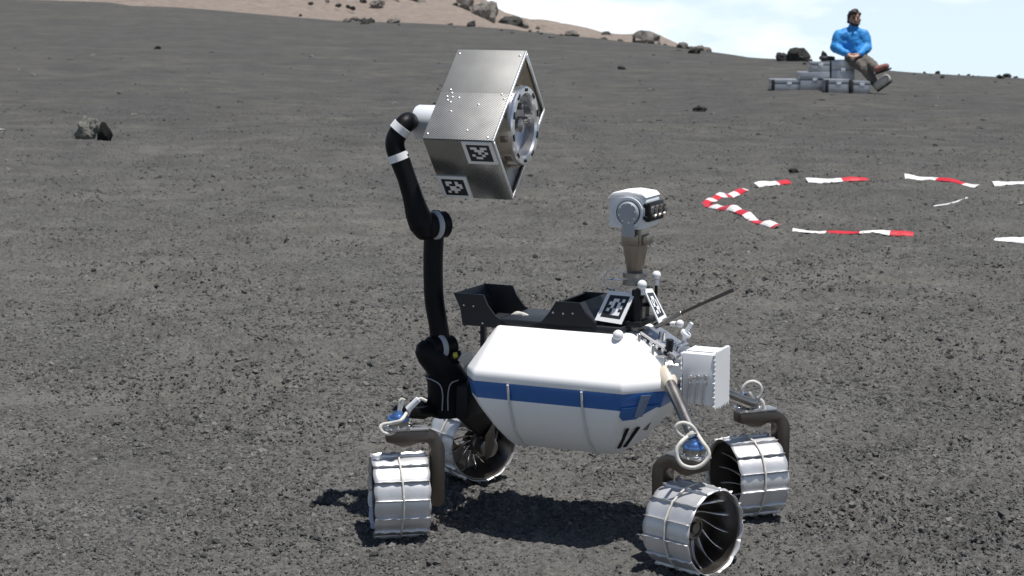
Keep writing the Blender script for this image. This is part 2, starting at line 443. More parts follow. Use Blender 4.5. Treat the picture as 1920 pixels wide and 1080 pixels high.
angs = np.concatenate([np.radians(np.linspace(-180, -19, 60)), np.radians(np.linspace(-18, 18, 640)), np.radians(np.linspace(19, 180, 60))])[:-1]
rads = np.concatenate([np.linspace(.3, 3.3, 12), np.geomspace(3.6, 14, 880), np.geomspace(14.1, 76, 270), np.geomspace(80, 900, 36)])
A_, R_ = np.meshgrid(angs, rads)
gx, gy = (R_ * np.sin(A_)).ravel(), (R_ * np.cos(A_)).ravel()
gzv = ground_z(gx, gy)
gv = np.stack([gx, gy, gzv], 1)
na, nr = len(angs), len(rads)
ii, jj = np.meshgrid(np.arange(nr - 1), np.arange(na), indexing='ij')
j2 = (jj + 1) % na
gf = np.stack([ii * na + jj, ii * na + j2, (ii + 1) * na + j2, (ii + 1) * na + jj], -1).reshape(-1, 4)
cen = len(gv); gv = np.vstack([gv, [0, 0, gzv[:na].mean()]])
def bigmesh(name, V, Q, T=None):
    me = bpy.data.meshes.new(name)
    nq = len(Q); ntri = 0 if T is None else len(T)
    me.vertices.add(len(V)); me.vertices.foreach_set('co', V.astype(np.float32).ravel())
    idx = Q.ravel() if T is None else np.concatenate([Q.ravel(), T.ravel()])
    me.loops.add(len(idx)); me.loops.foreach_set('vertex_index', idx.astype(np.int32))
    me.polygons.add(nq + ntri)
    st = np.concatenate([np.arange(nq) * 4, nq * 4 + np.arange(ntri) * 3])
    me.polygons.foreach_set('loop_start', st.astype(np.int32))
    me.update(calc_edges=True); me.validate()
    return me
tri = np.stack([np.full(na, cen), (np.arange(na) + 1) % na, np.arange(na)], 1)
# quads wind so that normals look up
me = bigmesh('ground', gv, gf[:, ::-1], tri[:, ::-1])
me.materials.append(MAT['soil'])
me.polygons.foreach_set('use_smooth', [True] * len(me.polygons))
g = link('ground', me); g['kind'] = 'structure'

# brown hill behind the left crest
hx = np.linspace(-900, 1330, 260)
HS_X = np.array([-900, 600, 760, 850, 905, 935, 990, 1045, 1100, 1150, 1185, 1235, 1262, 1300, 1330])
HS_Y = np.array([-520, -130, -60, -28, 2, 26, 42, 47, 56, 64, 60, 64, 78, 92, 110])
rr = np.linspace(0, 1, 60)
hv = []
for k, t in enumerate(rr):
    rad = 86 + 60 * t + 0 * hx
    a = np.arctan((hx - 960) / F)
    ysky = np.interp(hx, HS_X, HS_Y); ycr = np.interp(hx, CR_X, CR_Y)
    yrow = (ycr + 30) * (1 - t) ** 1.0 + ysky * (1 - (1 - t) ** 1.0)
    z = H - rad * (yrow - YH) / F
    X, Y = rad * np.sin(a), rad * np.cos(a)
    z = z + (2 * vn(X / 9, Y / 9, 31) * .5 + 2 * vn(X / 3, Y / 3, 32) * .30 + 2 * vn(X / 1.1, Y / 1.1, 33) * .16) * (.3 + .7 * t)
    hv.append(np.stack([X, Y, z], 1))
hb = hv[-1].copy(); hb[:, 1] += 40; hb[:, 2] -= 25; hv.append(hb)
hV = np.concatenate(hv); n_ = len(hx)
ii, jj = np.meshgrid(np.arange(len(hv) - 1), np.arange(n_ - 1), indexing='ij')
hQ = np.stack([ii * n_ + jj, ii * n_ + jj + 1, (ii + 1) * n_ + jj + 1, (ii + 1) * n_ + jj], -1).reshape(-1, 4)
me = bigmesh('hill', hV, hQ); me.materials.append(MAT['hill'])
me.polygons.foreach_set('use_smooth', [True] * len(me.polygons))
hill = link('hill', me); hill['kind'] = 'structure'

# loose clasts on the grit: too many to count, scattered as instances
def scatter(name, px_, py_, size_, label):
    n = len(px_); pz_ = ground_z(px_, py_) - size_ * .22
    me = bpy.data.meshes.new(name); me.vertices.add(n)
    me.vertices.foreach_set('co', np.stack([px_, py_, pz_], 1).astype(np.float32).ravel())
    sa = me.attributes.new('clast_size', 'FLOAT_VECTOR', 'POINT')
    s3 = (.7 + .65 * rng.random((n, 3))) * size_[:, None]; s3[:, 2] *= .78
    sa.data.foreach_set('vector', s3.astype(np.float32).ravel())
    ra = me.attributes.new('clast_turn', 'FLOAT_VECTOR', 'POINT')
    r3 = rng.random((n, 3)) * (.7, .7, 6.28) - (.35, .35, 0)
    ra.data.foreach_set('vector', r3.astype(np.float32).ravel())
    me.materials.append(MAT['pebble'])
    o = link(name, me); o['kind'] = 'stuff'; o['label'] = label
    t = bpy.data.node_groups.new(name, 'GeometryNodeTree')
    t.interface.new_socket('Geometry', in_out='INPUT', socket_type='NodeSocketGeometry')
    t.interface.new_socket('Geometry', in_out='OUTPUT', socket_type='NodeSocketGeometry')
    gi, go = t.nodes.new('NodeGroupInput'), t.nodes.new('NodeGroupOutput')
    jn = t.nodes.new('GeometryNodeGeometryToInstance')
    for k in range(5):
        ic = t.nodes.new('GeometryNodeMeshIcoSphere'); ic.inputs['Subdivisions'].default_value = 2; ic.inputs['Radius'].default_value = 1
        sp_ = t.nodes.new('GeometryNodeSetPosition')
        nz_ = t.nodes.new('ShaderNodeTexNoise'); nz_.noise_dimensions = '4D'; nz_.inputs['W'].default_value = 3.7 * k; nz_.inputs['Scale'].default_value = 1.25; nz_.inputs['Detail'].default_value = 2
        sb_ = t.nodes.new('ShaderNodeVectorMath'); sb_.operation = 'SUBTRACT'; sb_.inputs[1].default_value = (.5, .5, .5)
        ml_ = t.nodes.new('ShaderNodeVectorMath'); ml_.operation = 'SCALE'; ml_.inputs['Scale'].default_value = 2.1
        t.links.new(nz_.outputs['Color'], sb_.inputs[0]); t.links.new(sb_.outputs[0], ml_.inputs[0]); t.links.new(ml_.outputs[0], sp_.inputs['Offset'])
        sm_ = t.nodes.new('GeometryNodeSetMaterial'); sm_.inputs['Material'].default_value = MAT['pebble']
        t.links.new(ic.outputs[0], sp_.inputs['Geometry']); t.links.new(sp_.outputs[0], sm_.inputs['Geometry']); t.links.new(sm_.outputs[0], jn.inputs[0])
    ip = t.nodes.new('GeometryNodeInstanceOnPoints'); ip.inputs['Pick Instance'].default_value = True
    def att(nm):
        a = t.nodes.new('GeometryNodeInputNamedAttribute'); a.data_type = 'FLOAT_VECTOR'; a.inputs['Name'].default_value = nm; return a.outputs['Attribute']
    e2r = t.nodes.new('FunctionNodeEulerToRotation')
    t.links.new(att('clast_turn'), e2r.inputs[0]); t.links.new(e2r.outputs[0], ip.inputs['Rotation'])
    t.links.new(att('clast_size'), ip.inputs['Scale'])
    t.links.new(gi.outputs[0], ip.inputs['Points']); t.links.new(jn.outputs[0], ip.inputs['Instance']); t.links.new(ip.outputs[0], go.inputs[0])
    o.modifiers.new('scatter', 'NODES').node_group = t
    return o
dd = np.geomspace(3.75, 24, 500)
rho = np.where(dd < 5.6, 1, (5.6 / dd) ** 3.0) * dd
cdf = np.cumsum(rho * np.gradient(dd)); cdf /= cdf[-1]
NP = 230000
D = np.interp(rng.random(NP), cdf, dd)
ax = (rng.random(NP) - .5) * .64
pxx, pyy = D * np.sin(ax), D * np.cos(ax)
patch = vn(pxx / .42, pyy / .36, 41) + .7 * vn(pxx / .15, pyy / .13, 42) + .5
keep = patch + .75 * rng.random(NP) > .50
pxx, pyy, D, patch = pxx[keep], pyy[keep], D[keep], patch[keep]; NP = len(D)
size = (.0019 + .0030 * rng.random(NP) ** 2 + .0075 * rng.random(NP) ** 30) * np.clip(D / 5, .92, 1.35) * np.clip(.75 + .6 * patch, .75, 1.35)
scatter('gravel', pxx, pyy, size, 'loose dark volcanic gravel strewn over the grit')
n2_ = 1700
D = np.exp(rng.uniform(math.log(9), math.log(42), n2_)); ax = (rng.random(n2_) - .5) * .64
pxx, pyy = D * np.sin(ax), D * np.cos(ax)
scatter('scattered_stones', pxx, pyy, (.006 + .020 * rng.random(n2_) ** 6) * np.clip(D / 14, .8, 1.9), 'sparse dark stones scattered up the far slope')

# ------------------------------------------------------------------ rover
rover = thing('rover', 'white four-wheeled robot rover with black arm and blue stripe standing on dark grit', 'rover', RO, YAW)

# --- body shell
def ring(z, xr, xf, xc, hw, hf, hr, xrc):
    """plan outline at height z: rear x, front x, x where the front chamfer starts, half width, half width at nose, at tail"""
    return [(xrc, -hw, z), (xc, -hw, z), (xf, -hf, z), (xf, hf, z), (xc, hw, z), (xrc, hw, z), (xr, hr, z), (xr, -hr, z)]
ZT, ZM, ZB, Z0 = .575, .434, .392, .239
levels = [ring(Z0, -.165, .176, .160, .116, .08, .085, -.135),
          ring(.296, -.203, .222, .186, .178, .11, .12, -.160),
          ring(.352, -.235, .275, .208, .204, .118, .145, -.190),
          ring(ZB, -.253, .306, .224, .217, .122, .16, -.208),
          ring(ZM, -.262, .322, .232, .224, .124, .165, -.214),
          ring(.462, -.262, .322, .232, .222, .124, .165, -.214),
          ring(.53, -.225, .262, .215, .152, .10, .12, -.20),
          ring(ZT, -.195, .200, .185, .112, .085, .10, -.19)]
def loft(rings, mats_rows, capt=True, capb=True):
    mb = MB(); n = len(rings[0]); V = np.concatenate([np.array(r) for r in rings])
    fs, ms = [], []
    for i in range(len(rings) - 1):
        for j in range(n):
            fs.append((i * n + j, i * n + (j + 1) % n, (i + 1) * n + (j + 1) % n, (i + 1) * n + j)); ms.append(mats_rows[i])
    if capb: fs.append(tuple(range(n))[::-1]); ms.append(mats_rows[0])
    if capt: fs.append(tuple((len(rings) - 1) * n + j for j in range(n))); ms.append(mats_rows[-1])
    mb.v = [V]; mb.f = fs; mb.m = ms; mb.n = len(V); return mb
lower = loft(levels[:4], [0] * 3)
upper = loft(levels[4:], [0] * 3)
part('lower_shell', lower, 'white', rover, smooth=28, bevel=.008, bseg=3)
part('upper_shell', upper, 'white', rover, smooth=28, bevel=.008, bseg=3)
# blue band: its own slightly inset ring between the two shells
def shrink(r, d, z=None):
    out = []
    for x, y, zz in r: out.append((x - d * np.sign(x), y - d * np.sign(y), zz if z is None else z))
    return out
band = loft([shrink(levels[3], .0025, ZB - .006), shrink(levels[4], .0025, ZM + .006)], [0])
bandp = part('blue_band', band, 'bluestripe', rover, smooth=28, bevel=.004)
# deeper blue panel on the front chamfer corner and its grey window
def chamf(u, z, off=.0):
    """point on the front chamfer of the near side: u 0 at near corner, 1 at nose"""
    k = np.interp(z, [Z0, .30, .352, ZB, ZM], [0, 1, 2, 3, 4]); i = int(min(k, 3)); f = k - i
    A = np.array(levels[i][1]) * (1 - f) + np.array(levels[i + 1][1]) * f
    B = np.array(levels[i][2]) * (1 - f) + np.array(levels[i + 1][2]) * f
    nrm_ = np.cross(B - A, [0, 0, 1.]); nrm_ /= np.linalg.norm(nrm_)
    p = A + (B - A) * u; p[2] = z
    return p + nrm_ * off
pts = [(-.0, .394), (.0, .372), (.12, .362), (.45, .362), (.80, .394), (.97, .42), (.97, .394)]
mb = MB(); P0 = [chamf(u, z, .0015) for u, z in [(.02, .396), (.02, .372), (.14, .358), (.5, .358), (.72, .378), (.95, .396)]]
nout = np.cross(P0[3] - P0[1], [0, 0, 1.]); nout /= np.linalg.norm(nout)
mb.prism(P0, nout * .003)
part('blue_corner_panel', mb, 'bluestripe', rover, smooth=None)
mb = MB(); P1 = [chamf(u, z, .0065) for u, z in [(.40, .430), (.40, .366), (.62, .366), (.62, .430)]]
mb.prism(P1, nout * .003)
part('marker_window', mb, 'stripegrey', rover, smooth=None)
# vents low on the front
for u in (.42, .80):
    a, b_ = chamf(u, .262, .001), chamf(u, .330, .001)
    mb = MB(); w = np.array([.028, 0, 0]) * .5
    d = (b_ - a); side = np.cross(d, nout); side /= np.linalg.norm(side); side *= .006
    mb.prism([a - side, a + side, b_ + side, b_ - side], nout * .008)
    part('vent_slot', mb, 'black', rover, smooth=None, bevel=.003)
# strap cords round the lower shell
def cord_x(x):
    P = []
    for r in (levels[4], levels[3], levels[2], levels[1], levels[0]):
        P.append((x, r[0][1] - .003, r[0][2]))
    P.append((x, -.10, Z0 - .004)); P.append((x, .10, Z0 - .004))
    for r in levels[:5]: P.append((x, -r[0][1] + .003, r[0][2]))
    return smoothpts(P, 4)
for x in (-.105, .115):
    mb = MB(); mb.tube(cord_x(x), .0035, 8); part('strap', mb, 'strap', rover, smooth=60)

# --- top deck
mb = MB(); mb.box((-.005, 0, .583), (.37, .20, .022)); part('deck', mb, 'blackplate', rover, bevel=.004)

# cradle: two curved side plates, end walls and cross walls
cp_px = [(850, 549), (906, 553), (914, 572), (928, 592), (947, 606), (972, 612), (998, 611), (1016, 602), (1030, 585), (1042, 565), (1087, 568), (1098, 588), (1117, 606), (1119, 626), (1000, 624), (905, 612), (867, 609), (863, 578)]
cl = [PL(x, y, -.10) for x, y in cp_px]
zs = [p[2] for p in cl]
for ly in (-.10, .095):
    mb = MB(); mb.prism([(p[0], ly, p[2]) for p in cl], (0, .005, 0)); o = part('cradle_side', mb, 'blackplate', rover, smooth=None)
    if ly < 0:
        for x, y in ((870, 572), (888, 574), (1037, 586), (1056, 588), (1074, 588), (905, 606)):
            q = PL(x, y, -.10); mb = MB(); mb.cyl(q + [0, .001, 0], q + [0, -.0025, 0], .0026, 10); part('screw', mb, 'alu', o)
def cross(p, q, name='cradle_wall', th=.004):
    a, b_ = np.array(p), np.array(q)
    d = b_ - a; n_ = np.cross(d, [0, 1, 0]); n_ /= np.linalg.norm(n_)
    mb = MB(); mb.prism([(a[0], -.095, a[2]), (a[0], .095, a[2]), (b_[0], .095, b_[2]), (b_[0], -.095, b_[2])], n_ * th)
    part(name, mb, 'blackplate', rover, smooth=None)
cross(cl[0] + [.003, 0, -.001], cl[17] + [.003, 0, 0]); cross(cl[17] + [.003, 0, 0], cl[16] + [.003, 0, .002])
cross(cl[9] + [.003, 0, -.002], cl[7] + [.003, 0, 0]); cross(cl[10] + [-.004, 0, -.002], cl[11] + [-.004, 0, 0]); cross(cl[11] + [-.004, 0, 0], cl[12] + [-.004, 0, 0])
cross(cl[16] + [.004, 0, .003], cl[15] + [0, 0, .003], 'cradle_floor')
mb = MB(); q = PL(905, 612, -.09); mb.box((q[0], -.085, q[2] - .03), (.014, .014, .06)); part('cradle_post', mb, 'black', rover)
mb = MB(); mb.box((q[0], .085, q[2] - .03), (.014, .014, .06)); part('cradle_post', mb, 'black', rover)
# white wire bundle lying in the cradle
mb = MB()
for k in range(5):
    a = PL(935 + 6 * k, 606, .02 * k - .03); b_ = PL(1010 - 8 * k, 606, .02 * k - .03)
    mid = (a + b_) / 2 + [0, 0, .012 + .004 * (k % 3)]
    mb.tube(smoothpts([a, mid + rng.normal(0, .006, 3), b_ + [0, 0, .008]], 6), .006, 8)
part('wire_bundle', mb, 'rope', rover)

# --- mast and camera head
MX = PL(1190, 560, 0)[0]
mast = part('mast', MB().cyl((MX, 0, .57), (MX, 0, PL(1190, 548, 0)[2]), .030, 20).lathe([(.0, 0), (.034, 0), (.034, .014), (.028, .014), (.026, .022), (.034, .022), (.034, .034), (0, .034)], (MX, 0, PL(1190, 530, 0)[2] - .005), (0, 0, 1), 24), 'steel', rover)
z1, z2 = PL(1190, 519, 0)[2], PL(1190, 459, 0)[2]
part('mast_cone', MB().lathe([(0, -.004), (.018, -.004), (.020, 0), (.034, z2 - z1 - .004), (.034, z2 - z1), (0, z2 - z1)], (MX, 0, z1), (0, 0, 1), 10), 'mastmetal', mast, smooth=20)
z3 = PL(1190, 428, 0)[2]
nb = MB(); nb.box((MX, 0, (z2 + z3) / 2), (.060, .062, z3 - z2 + .004)); nb.box((MX + .012, -.034, (z2 + z3) / 2 - .004), (.022, .01, .03)); nb.box((MX + .036, 0, (z2 + z3) / 2 - .006), (.014, .05, .028))
part('pan_unit', nb, 'mastmetal', mast, bevel=.003)
# head
zc, zt, zb = PL(1192, 392, 0)[2], PL(1192, 357, 0)[2] - .008, PL(1192, 424, 0)[2]
xa, xb = PL(1156, 392, 0)[0], PL(1222, 392, 0)[0]
hp = [(xa - .004, zb), (xb - .012, zb - .004), (xb + .004, zb + .006), (xb + .004, zt - .010), (xb - .012, zt), ((xa + xb) / 2, zt + .004), (xa + .012, zt), (xa, zt - .014)]
hd = MB(); hd.prism([(x, -.054, z) for x, z in hp], (0, .108, 0))
head = part('camera_head', hd, 'greyplastic', mast, smooth=40, bevel=.007, bseg=3)
lid = MB(); lp = [(xa - .006, zt - .012), (xb + .006, zt - .006), (xb - .006, zt + .006), ((xa + xb) / 2, zt + .011), (xa + .010, zt + .006)]
lid.prism([(x, -.057, z) for x, z in lp], (0, .114, 0)); part('head_lid', lid, 'white', head, bevel=.004, smooth=40)
q = PL(1179, 399, -.06)
tj = MB(); tj.cyl((q[0], -.052, q[2]), (q[0], -.072, q[2]), .031, 28); part('tilt_joint', tj, 'jointgrey', head)
ta = MB(); ta.box((q[0], -.062, (q[2] + z3) / 2 - .006), (.034, .014, q[2] - z3 + .02)); part('tilt_bracket', ta, 'jointgrey', head, bevel=.003)
tr = MB(); tr.lathe([(.036, -.004), (.042, -.004), (.042, .006), (.036, .006), (.036, -.004)], (q[0], -.058, q[2]), (0, -1, 0), 28); part('tilt_ring', tr, 'greyplastic', head)
for k in range(8):
    an = k * math.pi / 4 + .2; mb = MB(); c = np.array((q[0] + .024 * math.cos(an), -.071, q[2] + .026 * math.sin(an)))
    mb.cyl(c, c + [0, -.003, 0], .0025, 8); part('bolt', mb, 'alu', head)
cpn = MB(); cpn.box((xb + .008, 0, zc - .002), (.016, .110, .052)); camp = part('camera_panel', cpn, 'black', head, bevel=.004)
for ly in (-.034, 0, .034):
    c = np.array((xb + .014, ly, zc)); mb = MB(); mb.lathe([(0, .002), (.012, .002), (.014, .010), (.0165, .010), (.0165, 0)], c, (1, 0, 0), 20)
    lo = part('camera_barrel', mb, 'steel', head)
for k in (-1, 1):
    mb = MB(); mb.cyl((xb + .004, -.055, zc + k * .017), (xb + .004, -.062, zc + k * .017), .006, 12); part('side_port', mb, 'black', head)

# --- black tower with fiducial tags
TAGS = {'a': ['01101', '11010', '01011', '10110', '00111'], 'b': ['11011', '01110', '00101', '10010', '01100'],
        'c': ['11010', '10011', '01101', '01110', '10100'], 'd': ['01110', '10101', '11001', '00111', '11010']}
def fid(name, tl, tr_, br, bl, code, parent, th=.003, border=.13):
    """square marker: white rim, black frame and 5 x 5 printed cells"""
    tl, tr_, br, bl = map(np.asarray, (tl, tr_, br, bl))
    n_ = np.cross(tr_ - tl, bl - tl); n_ = -n_ / np.linalg.norm(n_) * -1
    def uv(u, v): return tl * (1 - u) * (1 - v) + tr_ * u * (1 - v) + br * u * v + bl * (1 - u) * v
    cuts = [0, border] + [border + (1 - 2 * border) * k / 7 for k in range(1, 7)] + [1 - border, 1]
    mb = MB()
    for r in range(9):
        for c in range(9):
            w = r in (0, 8) or c in (0, 8)
            if not w and 2 <= r <= 6 and 2 <= c <= 6: w = TAGS[code][r - 2][c - 2] == '1'
            mb.quad(uv(cuts[c], cuts[r]), uv(cuts[c + 1], cuts[r]), uv(cuts[c + 1], cuts[r + 1]), uv(cuts[c], cuts[r + 1]), 0 if w else 1)
    k = n_ * th
    A, B, C_, D_ = tl, tr_, br, bl
    for a, b_ in ((A, B), (B, C_), (C_, D_), (D_, A)): mb.quad(a, b_, b_ + k, a + k, 0)
    mb.quad(A + k, D_ + k, C_ + k, B + k, 0)
    return part(name, mb, ['tagwhite', 'tagblack'], parent, smooth=None)
def nface(tl, tr_, bl): return None
tow = MB()
q0, q1 = PL(1160, 615, -.03), PL(1212, 545, -.03)
tow.box((MX + .018, .0, (.59 + q1[2]) / 2), (.016, .10, q1[2] - .585)); tow.box((MX - .012, .0, .60), (.11, .13, .016))
tow.box((MX - .02, .0, .625), (.07, .08, .04)); tow.box((MX + .03, -.05, (.60 + q1[2]) / 2 + .005), (.02, .02, q1[2] - .60))
tower = part('tag_tower', tow, 'black', rover, bevel=.003)
T1 = [PL(1141, 545, -.045), PL(1192, 549, -.045), PL(1165, 608, -.09), PL(1115, 600, -.09)]
fid('fiducial_tag', *T1, 'a', tower)
mid = sum(T1) / 4; mb = MB(); mb.tube([mid + [0, .004, 0], (MX - .005, -.02, mid[2] - .005)], .006, 8); part('tag_bracket', mb, 'black', tower)
T2 = [PL(1207, 541, -.05), PL(1223, 541, .012), PL(1251, 596, .012), PL(1236, 606, -.05)]
fid('fiducial_tag', *T2, 'd', tower)
mid = sum(T2) / 4; mb = MB(); mb.tube([mid - [.004, 0, 0], (MX + .02, -.01, mid[2] - .005)], .006, 8); part('tag_bracket', mb, 'black', tower)

# tracking balls on stalks
for (bx, by, ly, foot, rr_) in ((1159, 629, -.115, (1157, 642), .0155), (1204, 534, -.05, (1205, 560), .0135), (1231, 516, .04, (1229, 585), .0125), (1275, 607, .0, (1246, 607), .011)):
    c = PL(bx, by, ly); f_ = PL(foot[0], foot[1], ly)
    if by == 629: f_ = np.array([c[0] - .002, c[1], c[2] - .05])
    mb = MB(); mb.tube([f_, c], .0045, 8); st = part('ball_stalk', mb, 'black', rover)
    mb = MB(); mb.ball(c, rr_, 18); part('tracking_ball', mb, 'tagwhite', st, smooth=80)
    mb = MB(); d = (c - f_) / np.linalg.norm(c - f_); mb.cyl(c - d * .028, c - d * .012, .007, 12); part('ball_socket', mb, 'tagwhite', st)

# antenna rod pointing forward
a, m_, b_ = PL(1238, 607, -.02), PL(1279, 587, -.02), PL(1376, 543, -.02)
rod = part('antenna_mount', MB().cyl(a - (m_ - a) * .25, m_, .0085, 14), 'steel', rover)
part('antenna_rod', MB().tube([m_ - (b_ - m_) * .03, b_], .0055, 10), 'fork', rod)
# small cup sensor behind the front box
c = PL(1284, 628, .06); mb = MB(); mb.cyl(c, c + [.006, 0, .008], .016, 14); mb.tube([c + [0, 0, .004], c + [.02, .0, .035]], .006, 8); mb.tube([c - [0, 0, .0], c - [.004, 0, .05]], .006, 8)
part('cup_sensor', mb, 'greyplastic', rover)
# round wind vane disc behind the mast
c = PL(1151, 524, .10); mb = MB(); mb.lathe([(.0275, 0), (.029, 0), (.029, .002), (.0275, .002), (.0275, 0)], c, (.3, -1, 0), 24); mb.tube([c - [0, 0, .027], PL(1151, 560, .10)], .003, 8); mb.tube([c - [.02, 0, 0], c + [.02, 0, 0]], .002, 6)
part('hoop_antenna', mb, 'stripegrey', rover)

# --- aluminium nose frame with ribs
nose = MB()
for k in range(6):
    a = PL(1203 + 11 * k, 640 + 5 * k, -.06 + .005 * k); nose.box(a + [0, .05, -.018], (.011, .10 - .006 * k, .055 + .006 * k), R=Matrix.Rotation(math.radians(24), 3, 'Y'))
nosep = part('nose_rib_frame', nose, 'alu', rover, bevel=.0015)
mb = MB(); a, b_ = PL(1200, 622, -.06), PL(1268, 668, -.06); mb.prism([a, b_, b_ + [0, .13, 0], a + [0, .13, 0]], (0, 0, -.006)); part('nose_plate', mb, 'alu2', nosep, bevel=.001)
for (x, y, ly, r_) in ((1196, 629, -.08, .006), (1222, 650, -.085, .006), (1254, 640, -.05, .011), (1215, 628, -.03, .008), (1240, 626, -.02, .01)):
    c = PL(x, y, ly); mb = MB(); mb.cyl(c - [0, 0, .03], c + [.004, 0, .006], r_, 12); part('nose_fitting', mb, 'black' if r_ > .0105 else 'alu', nosep)
a, b_ = PL(1222, 688, -.08), PL(1286, 694, -.03)
mb = MB(); mb.lathe([(0, 0), (.022, 0), (.022, .04), (.028, .042), (.028, .052), (.020, .054), (.020, np.linalg.norm(b_ - a)), (0, np.linalg.norm(b_ - a))], a, b_ - a, 20); part('nose_boss', mb, 'alu', nosep)
mb = MB(); mb.box((.255, 0, .475), (.09, .17, .09)); part('nose_block', mb, 'alu2', nosep, bevel=.006)

# --- white finned front box
q = PL(1280, 661, -.055); qb = PL(1282, 756, -.055); qr = PL(1338, 661, -.055)
bw, bh, bd = qr[0] - q[0], q[2] - qb[2], .115
fb = MB(); fb.box((q[0] + bw / 2, -.055 + bd / 2, (q[2] + qb[2]) / 2), (bw, bd, bh)); fbox = part('front_box', fb, 'white', rover, bevel=.003)
# wavy edged cover plate
pl = []; x0 = q[0] + bw + .001; y0, y1 = -.058, -.055 + bd + .004; za, zz = qb[2] - .008, q[2] + .006
def edge(p, q_, k, amp, nrm_):
    out = []
    for i in range(k):
        t = i / k; out.append(p + (q_ - p) * t + nrm_ * amp * (1 if i % 2 else -.3) * (.4 + 1.5 * random.random()))
    return out
P = [np.array((0, y0, za)), np.array((0, y1, za)), np.array((0, y1, zz)), np.array((0, y0, zz))]
out = edge(P[0], P[1], 18, .006, np.array((0, 0, -1.))) + edge(P[1], P[2], 22, .0025, np.array((0, 1., 0))) + edge(P[2], P[3], 14, .003, np.array((0, 0, 1.))) + edge(P[3], P[0], 24, .0028, np.array((0, -1., 0)))
mb = MB(); mb.prism([(x0, p[1], p[2]) for p in out], (.006, 0, 0)); part('jagged_cover_plate', mb, 'white', fbox, smooth=None)
out = edge(P[0] + [0, 0, .01], P[3], 20, .002, np.array((0, -1., 0)))
mb = MB(); mb.prism([(q[0] - .001, p[1] + .002, p[2]) for p in out] + [(q[0] - .001, y1, zz - .006), (q[0] - .001, y1, za + .01)], (-.004, 0, 0)); part('rear_plate', mb, 'white', fbox, smooth=None)
for k in range(3):
    c = PL(1296 + 14 * k, 707, -.055); mb = MB(); mb.cyl(c + [0, .001, 0], c + [0, -.010, 0], .0078, 14); mb.cyl(c + [0, 0, -.018], c + [0, -.008, -.018], .006, 12); part('box_connector', mb, 'alu', fbox)
    mb = MB(); e = PL(1290 + 14 * k, 757, -.055); mb.tube(smoothpts([c + [0, -.009, -.012], (c + e) / 2 + [0, -.007, 0], e + [0, -.003, 0]], 5), .0035, 8); part('box_cable', mb, 'rope', fbox)

# --- wheels
WR, WW = .1125, .150
NPL = 14
def wheel_meshes():
    half = math.pi / NPL
    # wheel frame: axis along X, open side +X, fork side -X
    def P(r, a, x): return (x, r * math.sin(a), r * math.cos(a))
    mb = MB(); xs = np.linspace(-WW / 2, WW / 2, 13); na_ = 6
    for side in (0, 1):
        pass
    V, fs = [], []
    def edgew(a_t, s):                               # edges of a plate bulge and wave
        return s * (WW / 2 + .004 * math.sin(a_t * math.pi) - .003)
    rows = []
    for i in range(na_ + 1):
        t = i / na_; a = (t - .5) * 2 * half * .985
        row = [P(WR + .0015 * math.sin(t * math.pi) - .001, a, x * (1 + .05 * math.sin(t * math.pi))) for x in xs]
        rows.append(row)
    # raised wavy grouser lip along the trailing edge
    lip = [P(WR + .0075 + .0022 * math.sin(x * 170) , half * 1.02, x * 1.02) for x in xs]
    rows.append(lip)
    for r in rows: V += r
    n = len(xs)
    for i in range(len(rows) - 1):
        for j in range(n - 1): fs.append((i * n + j, i * n + j + 1, (i + 1) * n + j + 1, (i + 1) * n + j))
    mb.add(V, fs)
    me = mb.mesh('tread_plate', 'treadalu', 40)
    bm = bmesh.new(); bm.from_mesh(me)
    bmesh.ops.solidify(bm, geom=bm.faces[:], thickness=.0016); bm.to_mesh(me); bm.free()
    plate = me
    # curved spring blade from hub to rim
    mb = MB(); V, fs = [], []; k = 10; wd = .032
    for i in range(k + 1):
        t = i / k; r = .026 + (WR - .006 - .026) * t; a = .95 * math.sin(t * math.pi * .5)
        x_ = -.052 + .060 * t ** 2.2
        V += [P(r, a, x_), P(r, a + .16 * (1 - .4 * t), x_ + wd * (1 - .1 * t))]
    fs = [(2 * i, 2 * i + 2, 2 * i + 3, 2 * i + 1) for i in range(k)]
    mb.add(V, fs); me = mb.mesh('spoke', 'alu', 50)
    bm = bmesh.new(); bm.from_mesh(me); bmesh.ops.solidify(bm, geom=bm.faces[:], thickness=.0016); bm.to_mesh(me); bm.free()
    spoke = me
    mb = MB()
    mb.lathe([(0, -.068), (.030, -.068), (.036, -.060), (.036, -.002), (.031, .006), (.024, .007), (.023, .001), (.016, .001), (.014, .010), (0, .010)], (0, 0, 0), (1, 0, 0), 24)
    hub = mb.mesh('wheel', 'bronze', 40)
    mb = MB(); mb.lathe([(.030, -.071), (WR - .030, -.0715), (WR - .006, -.066), (WR - .0045, -.060), (WR - .008, -.060), (WR - .032, -.066), (.030, -.066), (.030, -.071)], (0, 0, 0), (1, 0, 0), 42)
    mb.lathe([(WR - .0045, -.070), (WR - .0035, 0), (WR - .0045, .066), (WR - .0075, .066), (WR - .0065, 0), (WR - .0075, -.062), (WR - .0045, -.070)], (0, 0, 0), (1, 0, 0), 42)
    disc = mb.mesh('wheel_disc', 'bronze', 40)
    mb = MB(); th = np.arange(84) * 2 * math.pi / 84
    bump = np.where((np.arange(84) % 6) == 3, .0085, .0035)
    mb.tube([P(WR + .002 + bump[i] * .6, th[i] , .002 * math.sin(3 * th[i])) for i in range(84)], .0030, 8, closed=True)
    rope = mb.mesh('tread_cord', 'rope', 60)
    return hub, disc, plate, spoke, rope
WM = wheel_meshes()
